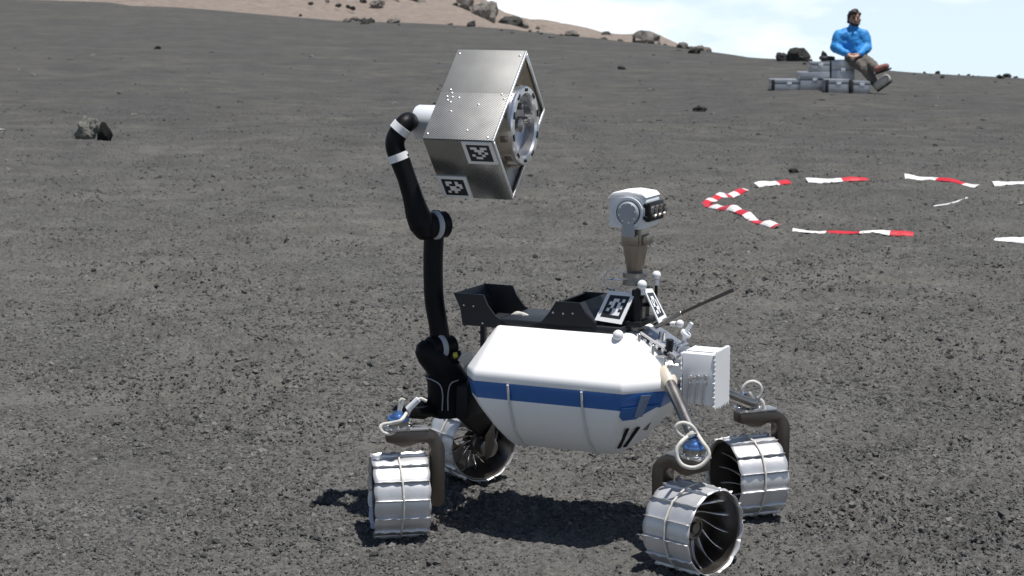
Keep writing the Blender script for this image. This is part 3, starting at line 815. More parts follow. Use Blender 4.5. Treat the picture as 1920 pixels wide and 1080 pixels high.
def wheel(center, open_dir, spin, disc=True):
    """center and open_dir in world coordinates"""
    u = np.array([open_dir[0], open_dir[1], 0.]); u /= np.linalg.norm(u)
    ul = dirL(u); zl = np.array([0, 0, 1.]); vl = np.cross(zl, ul)
    c = toL(center)
    M = Matrix(((ul[0], vl[0], 0, c[0]), (ul[1], vl[1], 0, c[1]), (ul[2], vl[2], 1, c[2]), (0, 0, 0, 1)))
    M = M @ Matrix.Rotation(spin, 4, 'X')
    w = link('wheel', WM[0], rover, M=M)
    link('wheel_disc', WM[1], w, M=None if disc else Matrix.Scale(-1, 4, (1, 0, 0)))
    for k in range(NPL):
        R = Matrix.Rotation(k * 2 * math.pi / NPL, 4, 'X')
        link('tread_plate', WM[2], w, M=R); link('spoke', WM[3], w, M=R)
    link('tread_cord', WM[4], w)
    return w, ul, vl, c
def arch(c, ul, vl, zt=.300, reach=.128, leg_w=.040, depth=.046, low=.0):
    """steering fork over a wheel: from above the hub out on the fork side (-ul) and down to the hub"""
    f = -ul
    def p(a, z): return c + f * a + np.array([0, 0, z - c[2]])
    o_ = [(-.036, zt)] + [(-.036, zt - .030), (-.015, zt - .036), (.005, zt - .045), (.03, zt - .045), (.05, zt - .036), (reach - leg_w - .015, zt - .034)]
    o_ += [(reach - leg_w - .004, zt - .040), (reach - leg_w, zt - .052), (reach - leg_w, WR - .028), (reach - leg_w + .012, WR - .034), (reach - .012, WR - .034), (reach - .002, WR - .02), (reach, zt - .06)]
    for k in range(1, 6):
        a = k / 6 * math.pi / 2; o_.append((reach - .06 * (1 - math.cos(a)), zt - .06 + .06 * math.sin(a)))
    o_.append((reach - .06, zt))
    mb = MB(); mb.prism([p(a, z) - vl * depth / 2 for a, z in o_], vl * depth)
    fk = part('fork', mb, 'fork', rover, smooth=25, bevel=.003)
    mb = MB(); b_ = p(reach - leg_w + .004, WR); mb.cyl(b_, p(.05, WR), .022, 18); part('axle_housing', mb, 'steel', fk)
    mb = MB(); mb.prism([p(-.038, zt + .0005) - vl * (depth / 2 + .002), p(reach - .045, zt + .0005) - vl * (depth / 2 + .002), p(reach - .045, zt + .0005) + vl * (depth / 2 + .002), p(-.038, zt + .0005) + vl * (depth / 2 + .002)], (0, 0, .006)); part('fork_cap', mb, 'alu2', fk, bevel=.001)
    tp = p(0, zt + .005)
    mb = MB(); mb.lathe([(0, 0), (.040, 0), (.040, .006), (.036, .008), (0, .008)], tp, (0, 0, 1), 24); part('steering_flange', mb, 'alu', fk)
    mb = MB(); mb.lathe([(.0, .006), (.030, .006), (.030, .030), (.026, .034), (0, .034)], tp, (0, 0, 1), 24); part('steering_motor', mb, 'steel', fk)
    mb = MB(); mb.lathe([(.0305, .022), (.0305, .030), (.027, .036), (.016, .040), (.015, .048), (0, .050)], tp, (0, 0, 1), 24); part('motor_cap', mb, 'blueanod', fk)
    for k in range(6):
        a = k * math.pi / 3; mb = MB(); q_ = tp + np.array([.0345 * math.cos(a), .0345 * math.sin(a), .006]); mb.cyl(q_, q_ + [0, 0, .005], .003, 8); part('bolt', mb, 'alu', fk)
    return fk, tp
wc = {'nr': PZ(748, 927, WR), 'fr': PZ(885, 833, WR), 'nf': PZ(1300, 990, WR), 'ff': PZ(1400, 893, WR)}
wo_ = {'nr': (-.98, -.16), 'fr': (-.5, .87), 'nf': (.70, -.71), 'ff': (-.93, -.36)}
tops = {}; forks = {}
for i, k in enumerate(('nr', 'fr', 'nf', 'ff')):
    c = wc[k].copy(); c[2] = gz(c[0], c[1]) + WR + .001
    w, ul, vl, cl_ = wheel(c, wo_[k], .13 + .21 * i, k != 'fr')
    if k == 'fr':
        # straight black leg down to the hub on the camera side
        f = -ul; hub = cl_ + f * .088
        top = PL(862, 742, -.02)
        lo = hub + f * .014 + [0, 0, .055]
        mb = MB(); d = (lo - top) / np.linalg.norm(lo - top); sd = np.cross(d, f); sd /= np.linalg.norm(sd)
        mb.prism([top - sd * .050, top + sd * .050, lo + sd * .030, lo - sd * .030], f * -.04); part('rear_leg', mb, 'carbon', rover, bevel=.006)
        mb = MB(); ol = []
        for k2 in range(10): a_ = math.pi * k2 / 9; ol.append(hub + f * .012 + sd * (.028 * math.cos(a_)) * -1 + np.array([0, 0, -.028 * math.sin(a_)]))
        ol += [hub + f * .012 + sd * .026 + [0, 0, .062], hub + f * .012 - sd * .026 + [0, 0, .062]]
        mb.prism(ol, f * .016); part('hub_plate', mb, 'fork', rover, bevel=.003)
        mb = MB(); mb.cyl(hub + f * .026, cl_ + f * .04, .030, 18); part('axle_housing', mb, 'steel', rover)
        tops[k] = hub
    else:
        forks[k], tops[k] = arch(cl_, ul, vl, zt={'nr': .298, 'nf': .300, 'ff': .306}[k])

# --- suspension tubes
def strut(pts, r, mat, name='suspension_tube', n=14):
    mb = MB(); mb.tube(smoothpts(pts, 5) if len(pts) > 2 else pts, r, n); return part(name, mb, mat, rover, smooth=50)
j = PL(1249, 704, -.10)
strut([j, tops['nf'] + [0, 0, .048]], .0165, 'steel')
mb = MB(); mb.lathe([(0, -.02), (.020, -.02), (.026, 0), (.024, .03), (.019, .045), (0, .045)], j, tops['nf'] - j, 18); part('tube_collar', mb, 'cream', rover)
strut([j + [0, .01, 0], PL(1205, 800, -.06)], .016, 'steel')
mb = MB(); mb.tube([j + [-.03, .02, .0], j + [.03, .0, .01]], .022, 16); part('pivot_housing', mb, 'alu2', rover)
jf = PL(1335, 728, .13)
strut([jf + [-.10, -.03, .03], jf, PL(1408, 757, .27), tops['ff'] + [0, 0, .045]], .0165, 'steel')


# --- white cable loops at each steering motor
def loop(pts, r=.0048, name='cable_loop', parent=rover, mat='rope'):
    mb = MB(); mb.tube(smoothpts(pts, 6), r, 8); return part(name, mb, mat, parent, smooth=60)
def wl(k, lst, dy=0):                                # pixel list at the depth of a steering motor
    Y = wc[k][1]; return [PYL(x, y, Y + (p[2] if len(p) > 2 else 0) + dy) for p in lst for x, y in [p[:2]]]
loop(wl('nr', [(757, 748), (752, 765), (752, 785), (748, 800), (735, 812, -.03), (720, 812, -.045), (713, 803, -.045), (718, 796, -.04), (735, 793, -.04), (752, 788, -.045), (764, 772), (780, 752)]), .0052)
loop(wl('nr', [(756, 748), (750, 752), (748, 765), (746, 778)]), .0045)
loop(wl('nr', [(760, 790), (766, 775), (772, 765), (786, 748), (800, 752)]), .0045)
mb = MB(); mb.cyl(wl('nr', [(764, 768)])[0], wl('nr', [(785, 748)])[0], .009, 12); part('cable_plug', mb, 'greyplastic', rover)
loop(wl('nf', [(1283, 820), (1272, 812), (1267, 803), (1272, 795), (1284, 793), (1298, 800), (1308, 815), (1318, 830, -.03), (1328, 845, -.04), (1328, 858, -.045), (1315, 872, -.05), (1298, 877, -.05), (1280, 872, -.05), (1270, 858, -.045), (1269, 842, -.04), (1278, 828, -.03), (1290, 818)]), .0052)
loop(wl('nf', [(1290, 818), (1297, 812), (1294, 800, .02)]), .0085)
loop(wl('ff', [(1393, 745), (1392, 730), (1402, 718), (1415, 716), (1426, 724), (1426, 738), (1418, 748), (1405, 753), (1394, 752), (1390, 760)]), .0055)
loop(wl('ff', [(1424, 748), (1430, 755), (1433, 768), (1434, 772)]), .0055)
loop(wl('ff', [(1408, 770), (1417, 762), (1421, 756)]), .0025)

# --- robot arm
YA = 5.46
def A(x, y, dy=0): return PYL(x, y, YA + dy)
AR = lambda v: dirL(v)
# base bucket
strut([tops['nr'] + [0, 0, .048], A(785, 774, -.12), A(806, 771, -.05), A(838, 766, 0)], .017, 'carbon')
c0, c1 = A(838, 779), A(836, 703)
mb = MB(); mb.lathe([(0, 0), (.047, 0), (.054, .006), (.057, .10), (.063, c1[2] - c0[2] - .004), (.063, c1[2] - c0[2]), (.052, c1[2] - c0[2] + .004), (0, c1[2] - c0[2] + .002)], c0, (0, 0, 1), 28)
base = part('arm_base', mb, 'carbon', rover)
pth = [A(799, 708, -.03), A(812, 713, -.052), A(825, 722, -.062), A(830, 740, -.062), A(829, 770, -.060)]
mb = MB(); mb.tube(smoothpts(pth, 5), .0018, 6); part('seam_trim', mb, 'jointgrey', base)
pth = [A(870, 708, -.03), A(858, 713, -.052), A(845, 720, -.062), A(840, 740, -.062), A(840, 770, -.060)]
mb = MB(); mb.tube(smoothpts(pth, 5), .0018, 6); part('seam_trim', mb, 'jointgrey', base)
mb = MB(); mb.box(A(856, 745, .02), (.13, .12, .10)); mb.box(A(872, 728, .03), (.10, .14, .06)); part('arm_mount', mb, 'black', base, bevel=.008)
mb = MB(); mb.box(A(790, 765, .0), (.05, .06, .055)); part('rear_bracket', mb, 'black', base, bevel=.006)
# shoulder
mb = MB(); P = [A(852, 715, .0), A(840, 700, -.02), A(822, 683, -.03), A(805, 664, -.035), A(797, 652, -.035), A(794, 644, -.035), A(793.5, 638, -.035)]
mb.tube(P, [.045, .045, .042, .039, .033, .021, .004], 20); sh = part('shoulder_link', mb, 'carbon', rover, smooth=60)
jx = np.array([.80, .60, -.0]); jx /= np.linalg.norm(jx)
q = PY(804, 655, YA - .04)
mb = MB(); mb.cyl(toL(q + jx * .028), toL(q + jx * .046), .041, 28); part('shoulder_ring', mb, 'greyring', rover)
mb = MB(); mb.cyl(toL(q - jx * .0), toL(q + jx * .032), .036, 28); mb.cyl(toL(q + jx * .044), toL(q + jx * .085), .033, 28); part('shoulder_joint', mb, 'carbon', rover, bevel=0)
u0 = PY(824, 650, YA)
P = [A(829, 668), A(827, 650), A(822, 610), A(814, 560), A(812, 500), A(813, 455), A(815, 425), A(817, 405), A(818, 394)]
mb = MB(); mb.tube(smoothpts(P, 4), np.interp(np.linspace(0, 8, 33), range(9), [.020, .030, .028, .0285, .0285, .029, .030, .027, .010]), 20); part('upper_arm', mb, 'carbon', rover, smooth=60)
q = PY(793, 424, YA - .05)
mb = MB(); mb.cyl(toL(q + jx * .034), toL(q + jx * .052), .0415, 28); part('elbow_ring', mb, 'greyring', rover)
mb = MB(); mb.cyl(toL(q + jx * .005), toL(q + jx * .036), .037, 28); mb.cyl(toL(q + jx * .050), toL(q + jx * .080), .038, 28); part('elbow_joint', mb, 'carbon', rover)
FA = -.05
P = [A(801, 447, FA), A(798, 440, FA), A(792, 422, FA), A(783, 400, FA), A(774, 370, FA), A(763, 335, FA), A(752, 305, FA), A(748, 294, FA)]
mb = MB(); mb.tube(smoothpts(P, 4), np.interp(np.linspace(0, 7, 29), range(8), [.012, .026, .038, .035, .029, .027, .0285, .0285]), 20); part('forearm', mb, 'carbon', rover, smooth=60)
mb = MB(); mb.tube([A(749, 301, FA), A(744, 288, FA)], .0305, 24); part('wrist_ring', mb, 'tagwhite', rover)
P = [A(746, 292, FA), A(741, 276, FA), A(741, 262, FA), A(747, 249, FA), A(752, 243, FA)]
mb = MB(); mb.tube(smoothpts(P, 4), .0275, 20); part('wrist_link', mb, 'carbon', rover, smooth=60)
mb = MB(); mb.tube([A(747, 247, FA), A(756, 236, FA)], .030, 24); part('wrist_ring', mb, 'tagwhite', rover)
# yellow-black plug and pale cable clump by the shoulder
mb = MB(); mb.cyl(A(845, 672, -.02), A(866, 668, -.02), .018, 14); part('connector_plug', mb, 'black', rover)
mb = MB(); mb.cyl(A(850, 667, -.034), A(858, 665, -.034), .009, 12); part('plug_band', mb, 'yellow', rover)
for k in range(4):
    loop([A(862 + 3 * k, 676 + 3 * k, -.05), A(872 + 2 * k, 663 + 5 * k, -.06), A(884, 668 + 4 * k, -.05), A(874, 690 + 2 * k, -.03)], .006, 'cable')

# --- payload box carried by the arm: a thing held by the rover
SC = (YA - .02) / F * 1.012
def cv(x, y, d): return np.array([x, 0, 0]) * SC + np.array([0, SP, CP]) * (-y * SC) + np.array([0, -CP, SP]) * (d * SC)
e1, e2, e3 = cv(-61, 178, 135), cv(126, 8, 46.4), cv(36, 100, -115)
O3 = PY(859, 93, YA + .10)
n1, n2, n3 = e1 / np.linalg.norm(e1), e2 / np.linalg.norm(e2), e3 / np.linalg.norm(e3)
n2 = n2 - n1 * (n2 @ n1); n2 /= np.linalg.norm(n2); n3 = np.cross(n1, n2) * np.sign(np.cross(n1, n2) @ n3)
L1, L2, L3 = np.linalg.norm(e1), np.linalg.norm(e2), np.linalg.norm(e3)
print('box', L1, L2, L3, 'orth', n1 @ n2, (e3 / L3) @ n3)
# local frame: x along n2 (towards the ring), y against n1 (up the long face), z against n3 (out of the long face)
BC = O3 + n1 * L1 / 2 + n2 * L2 / 2 + n3 * L3 / 2
bx = thing('instrument_box', 'silver sheet-metal box with round docking ring held up by the black robot arm', 'instrument box')
bx.matrix_world = Matrix(((n2[0], -n1[0], -n3[0], BC[0]), (n2[1], -n1[1], -n3[1], BC[1]), (n2[2], -n1[2], -n3[2], BC[2]), (0, 0, 0, 1)))
hx_, hy_, hz_ = L2 / 2, L1 / 2, L3 / 2
T = .002
def plate(name, c, s, mat, bev=.0008): return part(name, MB().box(c, s), mat, bx, bevel=bev)
split = hy_ - L1 * .49
plate('long_face', (0, (hy_ + split) / 2, hz_), (2 * hx_, hy_ - split, T), 'boxmetal')
plate('hatched_face', (0, (split - hy_) / 2, hz_ + .0012), (2 * hx_, split + hy_, T), 'hatch')
plate('lower_face', (0, -hy_, 0), (2 * hx_ - .002, T, 2 * hz_ - .002), 'mirrormetal')
plate('back_face', (0, 0, -hz_), (2 * hx_ - .002, 2 * hy_ - .004, T), 'boxmetal')
plate('upper_face', (0, hy_, 0), (2 * hx_ - .002, T, 2 * hz_ - .002), 'boxmetal')
plate('arm_side_face', (-hx_, 0, 0), (T, 2 * hy_ - .004, 2 * hz_ - .004), 'boxmetal')
# flanged rim of the open end and folded sheets running in to the ring seat
mb = MB()
rin = []
K = 32
for k in range(K):
    a = 2 * math.pi * k / K; c_, s_ = math.cos(a), math.sin(a)
    m = min(hy_ / max(abs(c_), 1e-6), hz_ / max(abs(s_), 1e-6)); rin.append(((hx_ - .001, c_ * m, s_ * m), (hx_ - .030, c_ * .100, s_ * .100)))
for k in range(K):
    a, b_ = rin[k], rin[(k + 1) % K]; mb.quad(a[0], b_[0], b_[1], a[1])
part('folded_end_sheet', mb, 'tan', bx, smooth=20)
mb = MB()
for (c, s) in (((hx_ + .002, 0, hz_ - .004), (.006, 2 * hy_, .010)), ((hx_ + .002, 0, -hz_ + .004), (.006, 2 * hy_, .010)), ((hx_ + .002, hy_ - .004, 0), (.006, .010, 2 * hz_ - .02)), ((hx_ + .002, -hy_ + .004, 0), (.006, .010, 2 * hz_ - .02))): mb.box(c, s)
part('end_rim', mb, 'alu2', bx, bevel=.001)
RR = .112
mb = MB(); mb.lathe([(RR - .026, -.035), (RR - .004, -.035), (RR, -.030), (RR, .018), (RR - .003, .022), (RR - .020, .022), (RR - .024, .016), (RR - .026, -.035)], (hx_, 0, 0), (1, 0, 0), 48)
rg = part('docking_ring', mb, 'alu', bx, smooth=30)
for k in range(10):
    a = 2 * math.pi * (k + .3) / 10
    c = np.array((hx_ + .0225, (RR - .0115) * math.cos(a), (RR - .0115) * math.sin(a)))
    Rm = Matrix.Rotation(a, 3, 'X')
    mb = MB(); mb.box(c, (.003, .009, .020), R=Rm); part('ring_slot', mb, 'black', rg, bevel=.001)
    c = np.array((hx_ - .004, RR * math.cos(a), RR * math.sin(a)))
    mb = MB(); mb.box(c, (.022, .004, .018), R=Rm); part('ring_recess', mb, 'steel', rg, bevel=.001)
mb = MB(); mb.lathe([(RR - .026, -.014), (.060, -.020), (.030, -.024), (0, -.024)], (hx_, 0, 0), (1, 0, 0), 40); part('ring_dish', mb, 'alu2', rg, smooth=60)
mb = MB(); mb.lathe([(.020, -.022), (.020, .006), (.014, .010), (0, .010)], (hx_, 0, 0), (1, 0, 0), 20); part('dock_pin', mb, 'steel', rg)
for (y_, z_) in ((.045, .03), (.05, -.03), (-.05, .02), (.0, .055)):
    mb = MB(); mb.box((hx_ - .008, y_, z_), (.03, .014, .016)); part('dock_latch', mb, 'steel', rg, bevel=.002)
# arm side adapter cylinder
mb = MB(); mb.lathe([(0, 0), (.049, 0), (.050, .003), (.050, .098), (.047, .104), (.034, .104), (0, .104)], (-hx_ - .001, 0, 0), (-1, 0, 0), 28); part('gripper_adapter', mb, 'greyplastic', bx)
we = BC - n2 * (hx_ + .090); w0, w1 = PY(752, 241, YA + FA), PY(763, 229, YA + FA + .02)
P = [toL(w0), toL(w1), toL(we - n2 * .035 + (w1 - we + n2 * .035) * .12), toL(we)]
mb = MB(); mb.tube(smoothpts(P, 5), .0275, 20); part('wrist_link', mb, 'carbon', rover, smooth=60)
# rivets on the long face
for (u, v) in ((.05, .05), (.95, .06), (.05, .95), (.93, .97), (.13, .46), (.17, .50), (.12, .54), (.20, .545), (.15, .58), (.20, .60), (.30, .55), (.62, .62), (.60, .90), (.26, .70), (.96, .55), (.9, .50)):
    mb = MB(); c = np.array((-hx_ + 2 * hx_ * u, hy_ - 2 * hy_ * v, hz_ + (.001 if v < .49 else .0022))); mb.lathe([(.0036, -.001), (.0034, .001), (.0018, .0022), (0, .0024)], c, (0, 0, 1), 10); part('rivet', mb, 'alu2', bx)
# tags on the lower face (faces -y)
def low(u, v): return (-hx_ + 2 * hx_ * u, -hy_ - .0042, hz_ - 2 * hz_ * v)
fid('fiducial_tag', low(.56, .015), low(.995, .015), low(.995, .375), low(.56, .375), 'b', bx, border=.12)
fid('fiducial_tag', low(.005, .62), low(.44, .62), low(.44, .985), low(.005, .985), 'c', bx, border=.12)

# ------------------------------------------------------------------ barrier tape on the ground
def strip(pix, label, w=.058, first='w', seg=.16, buried=()):
    P = np.array([PZ(x, y, 0) for x, y in pix]); P[:, 2] = 0
    d = np.r_[0, np.cumsum(np.linalg.norm(np.diff(P, axis=0), axis=1))]
    n = max(8, int(d[-1] / .02)); s_ = np.linspace(0, d[-1], n)
    X, Y = np.interp(s_, d, P[:, 0]), np.interp(s_, d, P[:, 1])
    T = np.gradient(np.stack([X, Y], 1), axis=0); T /= np.linalg.norm(T, axis=1)[:, None]
    Nn = np.stack([-T[:, 1], T[:, 0]], 1)
    ph = rng.random() * 6
    mb = MB()
    sds = np.array([-.5, -.17, .17, .5])
    XX = X[:, None] + Nn[:, :1] * w * sds; YY = Y[:, None] + Nn[:, 1:] * w * sds
    gl = ground_z(XX.ravel(), YY.ravel()).reshape(XX.shape)
    top = np.convolve(np.pad(gl.max(1) * .5 + gl.mean(1) * .5, 3, 'edge'), np.ones(7) / 7, 'valid')
    lean = .013 + .006 * np.sin(s_ * 6 + ph) + .004 * np.sin(s_ * 17 + ph)
    sgn = np.where(Nn[:, 1] > 0, 1, -1)
    prof = np.array([0, .5, .9, 1.0])
    pr = np.where(sgn[:, None] > 0, prof[None], prof[None, ::-1])
    zz_ = top[:, None] + .002 + lean[:, None] * pr * (w / .035) + rng.normal(0, .0010, XX.shape)
    zz_ = np.maximum(zz_, gl + .003)
    V = np.concatenate([np.stack([XX, YY, zz_], -1), np.stack([XX, YY, zz_ - .0015], -1)], 1)
    fs, ms = [], []
    for i in range(n - 1):
        m = int(s_[i] / seg) % 2
        if first == 'r': m = 1 - m
        b0, b1 = i * 8, (i + 1) * 8
        for k in range(3):
            fs += [(b0 + k, b1 + k, b1 + k + 1, b0 + k + 1), (b0 + 4 + k, b0 + 5 + k, b1 + 5 + k, b1 + 4 + k)]; ms += [m, m]
        fs += [(b0, b0 + 4, b1 + 4, b1), (b0 + 3, b1 + 3, b1 + 7, b0 + 7)]; ms += [m, m]
    fs += [(0, 1, 5, 4), (1, 2, 6, 5), (2, 3, 7, 6)]; e = (n - 1) * 8; fs += [(e, e + 4, e + 5, e + 1), (e + 1, e + 5, e + 6, e + 2), (e + 2, e + 6, e + 7, e + 3)]; ms += [0] * 6
    mb.v = [V.reshape(-1, 3)]; mb.f = fs; mb.m = ms; mb.n = n * 8
    o = link('barrier_tape', mb.mesh('barrier_tape', ['tapewhite', 'red'], 60))
    return tag(o, label, 'tape', 'red and white tape laid out on the grit')
strip([(1320, 382), (1345, 372), (1370, 364), (1398, 357)], 'short red and white tape making the upper side of the pointed corner', first='r', seg=.14)
strip([(1322, 386), (1345, 395), (1390, 410), (1430, 425), (1458, 434)], 'slanting red and white tape making the lower side of the pointed corner', first='r', seg=.18)
strip([(1418, 353), (1445, 350), (1480, 347)], 'shortest red and white tape piece next to the pointed corner, white end first', seg=.24)
strip([(1512, 345), (1560, 343), (1628, 341)], 'straight tape piece with two red bands on the far line behind the camera mast', seg=.30)
strip([(1696, 338), (1740, 338), (1790, 342), (1832, 347)], 'sagging tape piece on the far line with a long white middle', seg=.27)
strip([(1862, 344), (1900, 343), (1990, 343)], 'tape piece on the far line beyond the thin white stick', seg=.27)
strip([(1486, 439), (1560, 441), (1640, 444), (1713, 447)], 'longest red and white tape on the near line, white at both ends', seg=.20, w=.045)
strip([(1865, 454), (1900, 456), (1980, 460)], 'white tape end on the near line, beyond the longest tape', seg=.5)
# thin white stick and white scrap
def stick(pix, r, label, name, mat='tapewhite', cat='stick'):
    P = [];
    for x, y in pix:
        p = PZ(x, y, 0); p[2] = gz(p[0], p[1]) + r * .8; P.append(p)
    mb = MB(); sp = smoothpts(P, 4); mb.tube(sp, r * np.linspace(.8, 1.1, len(sp)), 8)
    return tag(link(name, mb.mesh(name, mat, 60)), label, cat)
stick([(1749, 387), (1783, 381), (1813, 372)], .008, 'thin white stick lying alone inside the taped area', 'stick')

# ------------------------------------------------------------------ rocks
def rock_mesh(name, seed, mat, sub=3, rough=.35, lump=1.0, box=.0):
    bm = bmesh.new(); bmesh.ops.create_icosphere(bm, subdivisions=sub, radius=1)
    r_ = np.random.default_rng(seed); off = r_.random(3) * 50
    from mathutils import noise as mn
    for v in bm.verts:
        p = Vector(v.co); q = p + Vector(off)
        d = 1 + rough * (mn.noise(q * 1.1) * 1.0 * lump + mn.noise(q * 2.7) * .5 + mn.noise(q * 6.1) * .25)
        cell = mn.voronoi(q * 1.6)[0][0]; d -= .22 * rough * cell
        v.co = p * d
    me = bpy.data.meshes.new(name); bm.to_mesh(me); bm.free(); me.materials.append(MAT[mat])
    me.polygons.foreach_set('use_smooth', [True] * len(me.polygons)); me.set_sharp_from_angle(angle=math.radians(32))
    return me
RM = {m: [rock_mesh('lava_rock', 10 + 7 * i + len(m), m, 4 if m == 'lichenrock' else 3, .6) for i in range(4)] for m in ('lavarock', 'palerock', 'lichenrock', 'quartz')}
RM['blackrock'] = [rock_mesh('lava_rock', 90 + i, 'blackrock', 3, .28) for i in range(4)]
def hill_R(x, y):
    ys, yc = np.interp(x, HS_X, HS_Y), np.interp(x, CR_X, CR_Y) + 30
    return 86 + 60 * float(np.clip((yc - y) / (yc - ys), .02, .98))
def rock(px, py, wpx, hpx, mat, label, k=0, group=None, R=None, z0=None, dpt=.8, name='lava_rock', rz=None):
    """rock with its foot at a pixel; R: its distance where it stands on the crest"""
    if R is None:
        p = PZ(px, py, 0)
        for _ in range(25): p = PZ(px, py, float(ground_z(np.array([p[0]]), np.array([p[1]]), False)[0]))
    else:
        a = math.atan((px - 960) / F); p = np.array([R * math.sin(a), R * math.cos(a), 0.]); p[2] = z0 if z0 is not None else gz(p[0], p[1])
    s = math.hypot(p[0], p[1]) / F; w, h = wpx * s, hpx * s
    o = link(name, RM[mat][k % 4])
    o.location = (p[0], p[1], p[2] + h * .28); o.scale = (w / 2 * 1.05, w / 2 * dpt, h * .66); o.rotation_euler = (0, 0, rz if rz is not None else (k * 1.3 + px) % 6)
    return tag(o, label, 'rock', group)
# mottled boulder
rb = rock(172, 259, 46, 45, 'lichenrock', 'mottled grey boulder alone on the grit, paler top', 1, rz=.4)
rock(197, 263, 34, 34, 'blackrock', 'black rounded lava rock leaning against the mottled boulder', 2, rz=2)
rock(2, 248, 17, 8, 'quartz', 'small white stone alone on open grit far from the rover', 0, name='white_stone')
rock(1914, 384, 10, 6, 'quartz', 'tiny white stone inside the taped area beyond the white stick', 1, name='white_stone')
rock(1491, 107, 42, 24, 'lavarock', 'large dark rock on the crest behind the low end of the metal cases', 0, R=40.6)
rock(1466, 112, 26, 17, 'lavarock', 'low dark rock beside the large dark crest rock', 1, R=40.7)
rock(1543, 114, 21, 22, 'lavarock', 'small round dark rock just behind the stacked metal cases', 3, R=40.2)
rock(1311, 209, 24, 10, 'lavarock', 'flat dark stone alone on the grit between mast head and metal cases', 2)
rock(1166, 130, 14, 7, 'lavarock', 'small dark stone on the far slope behind the docking ring', 1)
rock(1488, 322, 18, 6, 'lavarock', 'thin dark stone lying just beyond the far tape line', 0)
rock(296, 92, 12, 6, 'lavarock', 'little dark stone high on the bare far slope', 3)
# outcrops along the ridge
for (x, y, w, h, m, R, lab) in ((905, 36, 52, 36, 'palerock', 88, 'big jagged grey outcrop where the brown hill meets the sky'), (872, 18, 40, 30, 'palerock', 92, 'grey outcrop on top of the brown hill above the jagged one'),
                                (960, 48, 46, 18, 'lavarock', 78, 'dark rounded outcrop on the ridge right below the jagged grey one'), (1208, 80, 62, 24, 'palerock', 66, 'flat pale outcrop standing on the descending ridge'),
                                (1320, 98, 26, 12, 'palerock', 47, 'pale rock at the low end of the ridge')):
    R = hill_R(x, y) if x < 1290 else R; z0 = H - R * (y - YH) / F
    rock(x, y, w, h, m, lab, int(x) % 4, R=R, z0=z0)
for i in range(34):
    x = 640 + 690 * rng.random(); y = np.interp(x, CR_X, CR_Y) + 3 + 3 * rng.random()
    w = 6 + 24 * rng.random() ** 3; R = np.interp(x, CR_X, CR_R) + .6 - 5 * rng.random() ** 3
    rock(x, y, w, w * (.25 + .3 * rng.random()), 'lavarock' if rng.random() < .4 else 'palerock', 'small rough rock in the row along the ridge crest', i, 'small rocks along the ridge crest', R=R)
for i in range(30):
    x = 845 + 400 * rng.random() ** 1.3; ys = np.interp(x, HS_X, HS_Y); y = ys + 4 + 16 * rng.random() ** 2
    w = 10 + 26 * rng.random() ** 2 if x < 1000 else 8 + 16 * rng.random() ** 2; R = hill_R(x, y)
    rock(x, y, w, w * (.35 + .35 * rng.random()), 'lavarock' if rng.random() < .3 else 'palerock', 'rough outcrop rock on the skyline of the brown hill', i, 'outcrop rocks on the hill skyline', R=R, z0=H - R * (y - YH) / F - .1)
for i in range(16):
    x = 560 + 320 * ((i + rng.random()) / 16); y = 12 - 8 * rng.random() if x > 700 else 30 * rng.random()
    w = 10 + 18 * rng.random(); R = hill_R(x, y)
    if x < 700: w *= .5
    rock(x, y, w, w * .55, 'lavarock' if rng.random() < .6 else 'palerock', 'dark rock scattered on the brown hillside', i, 'rocks on the brown hillside', R=R, z0=H - R * (y - YH) / F)
for i in range(20):
    x = 1380 + 560 * rng.random(); y = np.interp(x, CR_X, CR_Y) + 3
    w = 4 + 12 * rng.random() ** 2; R = np.interp(x, CR_X, CR_R) + .5 - 4 * rng.random() ** 3
    rock(x, y, w, w * .45, 'lavarock', 'small dark stone on the low crest against the sky', i, 'small stones on the low crest', R=R)

# ------------------------------------------------------------------ metal cases and the seated person
YP = 28.6
S = YP / F
def B(x, y, dy=0): return PY(x, y, YP + dy)
GP = gz(B(1590, 172)[0], YP)
def case(x0, x1, yt, yb, dep, dy, label, straps=(), rz=0, lidh=.3):
    a, b_ = B(x0, yb, dy), B(x1, yt, dy); w, h = b_[0] - a[0], b_[2] - a[2]
    zb = a[2]
    o = thing('equipment_case', label, 'metal case', ((a[0] + b_[0]) / 2, a[1] + dep / 2, zb), rz, 'metal cases under the seated person')
    part('case_body', MB().box((0, 0, h * (1 - lidh) / 2), (w, dep, h * (1 - lidh))), 'case', o, bevel=.008)
    part('case_lid', MB().box((0, 0, h * (1 - lidh / 2)), (w * 1.01, dep * 1.01, h * lidh - .006)), 'case', o, bevel=.008)
    for sx in straps:
        part('corner_guard', MB().box(((sx - .5) * w, -dep / 2 - .004, h * .5), (.05, .014, h * .98)), 'rubber', o, bevel=.003)
    part('latch', MB().box((0, -dep / 2 - .006, h * (1 - lidh)), (.07, .014, .06)), 'alu', o, bevel=.003)
    return o
zg = 172
def zrow(dy, z=None):                                # photo row of the ground at that depth
    z = GP if z is None else z; return 540 - F * ((YP + dy) * SP + (z - H) * CP) / ((YP + dy) * CP - (z - H) * SP)
r0, r1 = zrow(0), zrow(.55)
case(1549, 1596, 149, r0 + .5, .42, 0, 'front metal case with two black corner guards below the blue jacket', (.02, .98))
case(1600, 1632, 152, r0 + .5, .40, 0, 'small plain metal case beside the boots', ())
case(1448, 1512, 149, zrow(.5) + .5, .45, .5, 'long low metal case at the open end of the pile', (.02,), lidh=.35)
case(1500, 1556, 135, zrow(.45) + .5, .40, .46, 'middle metal case stepped between the low one and the seat', (), lidh=.4)
case(1558, 1604, 113, zrow(.5) + .5, .50, .52, 'tall metal case that the person sits on', (), lidh=.3)
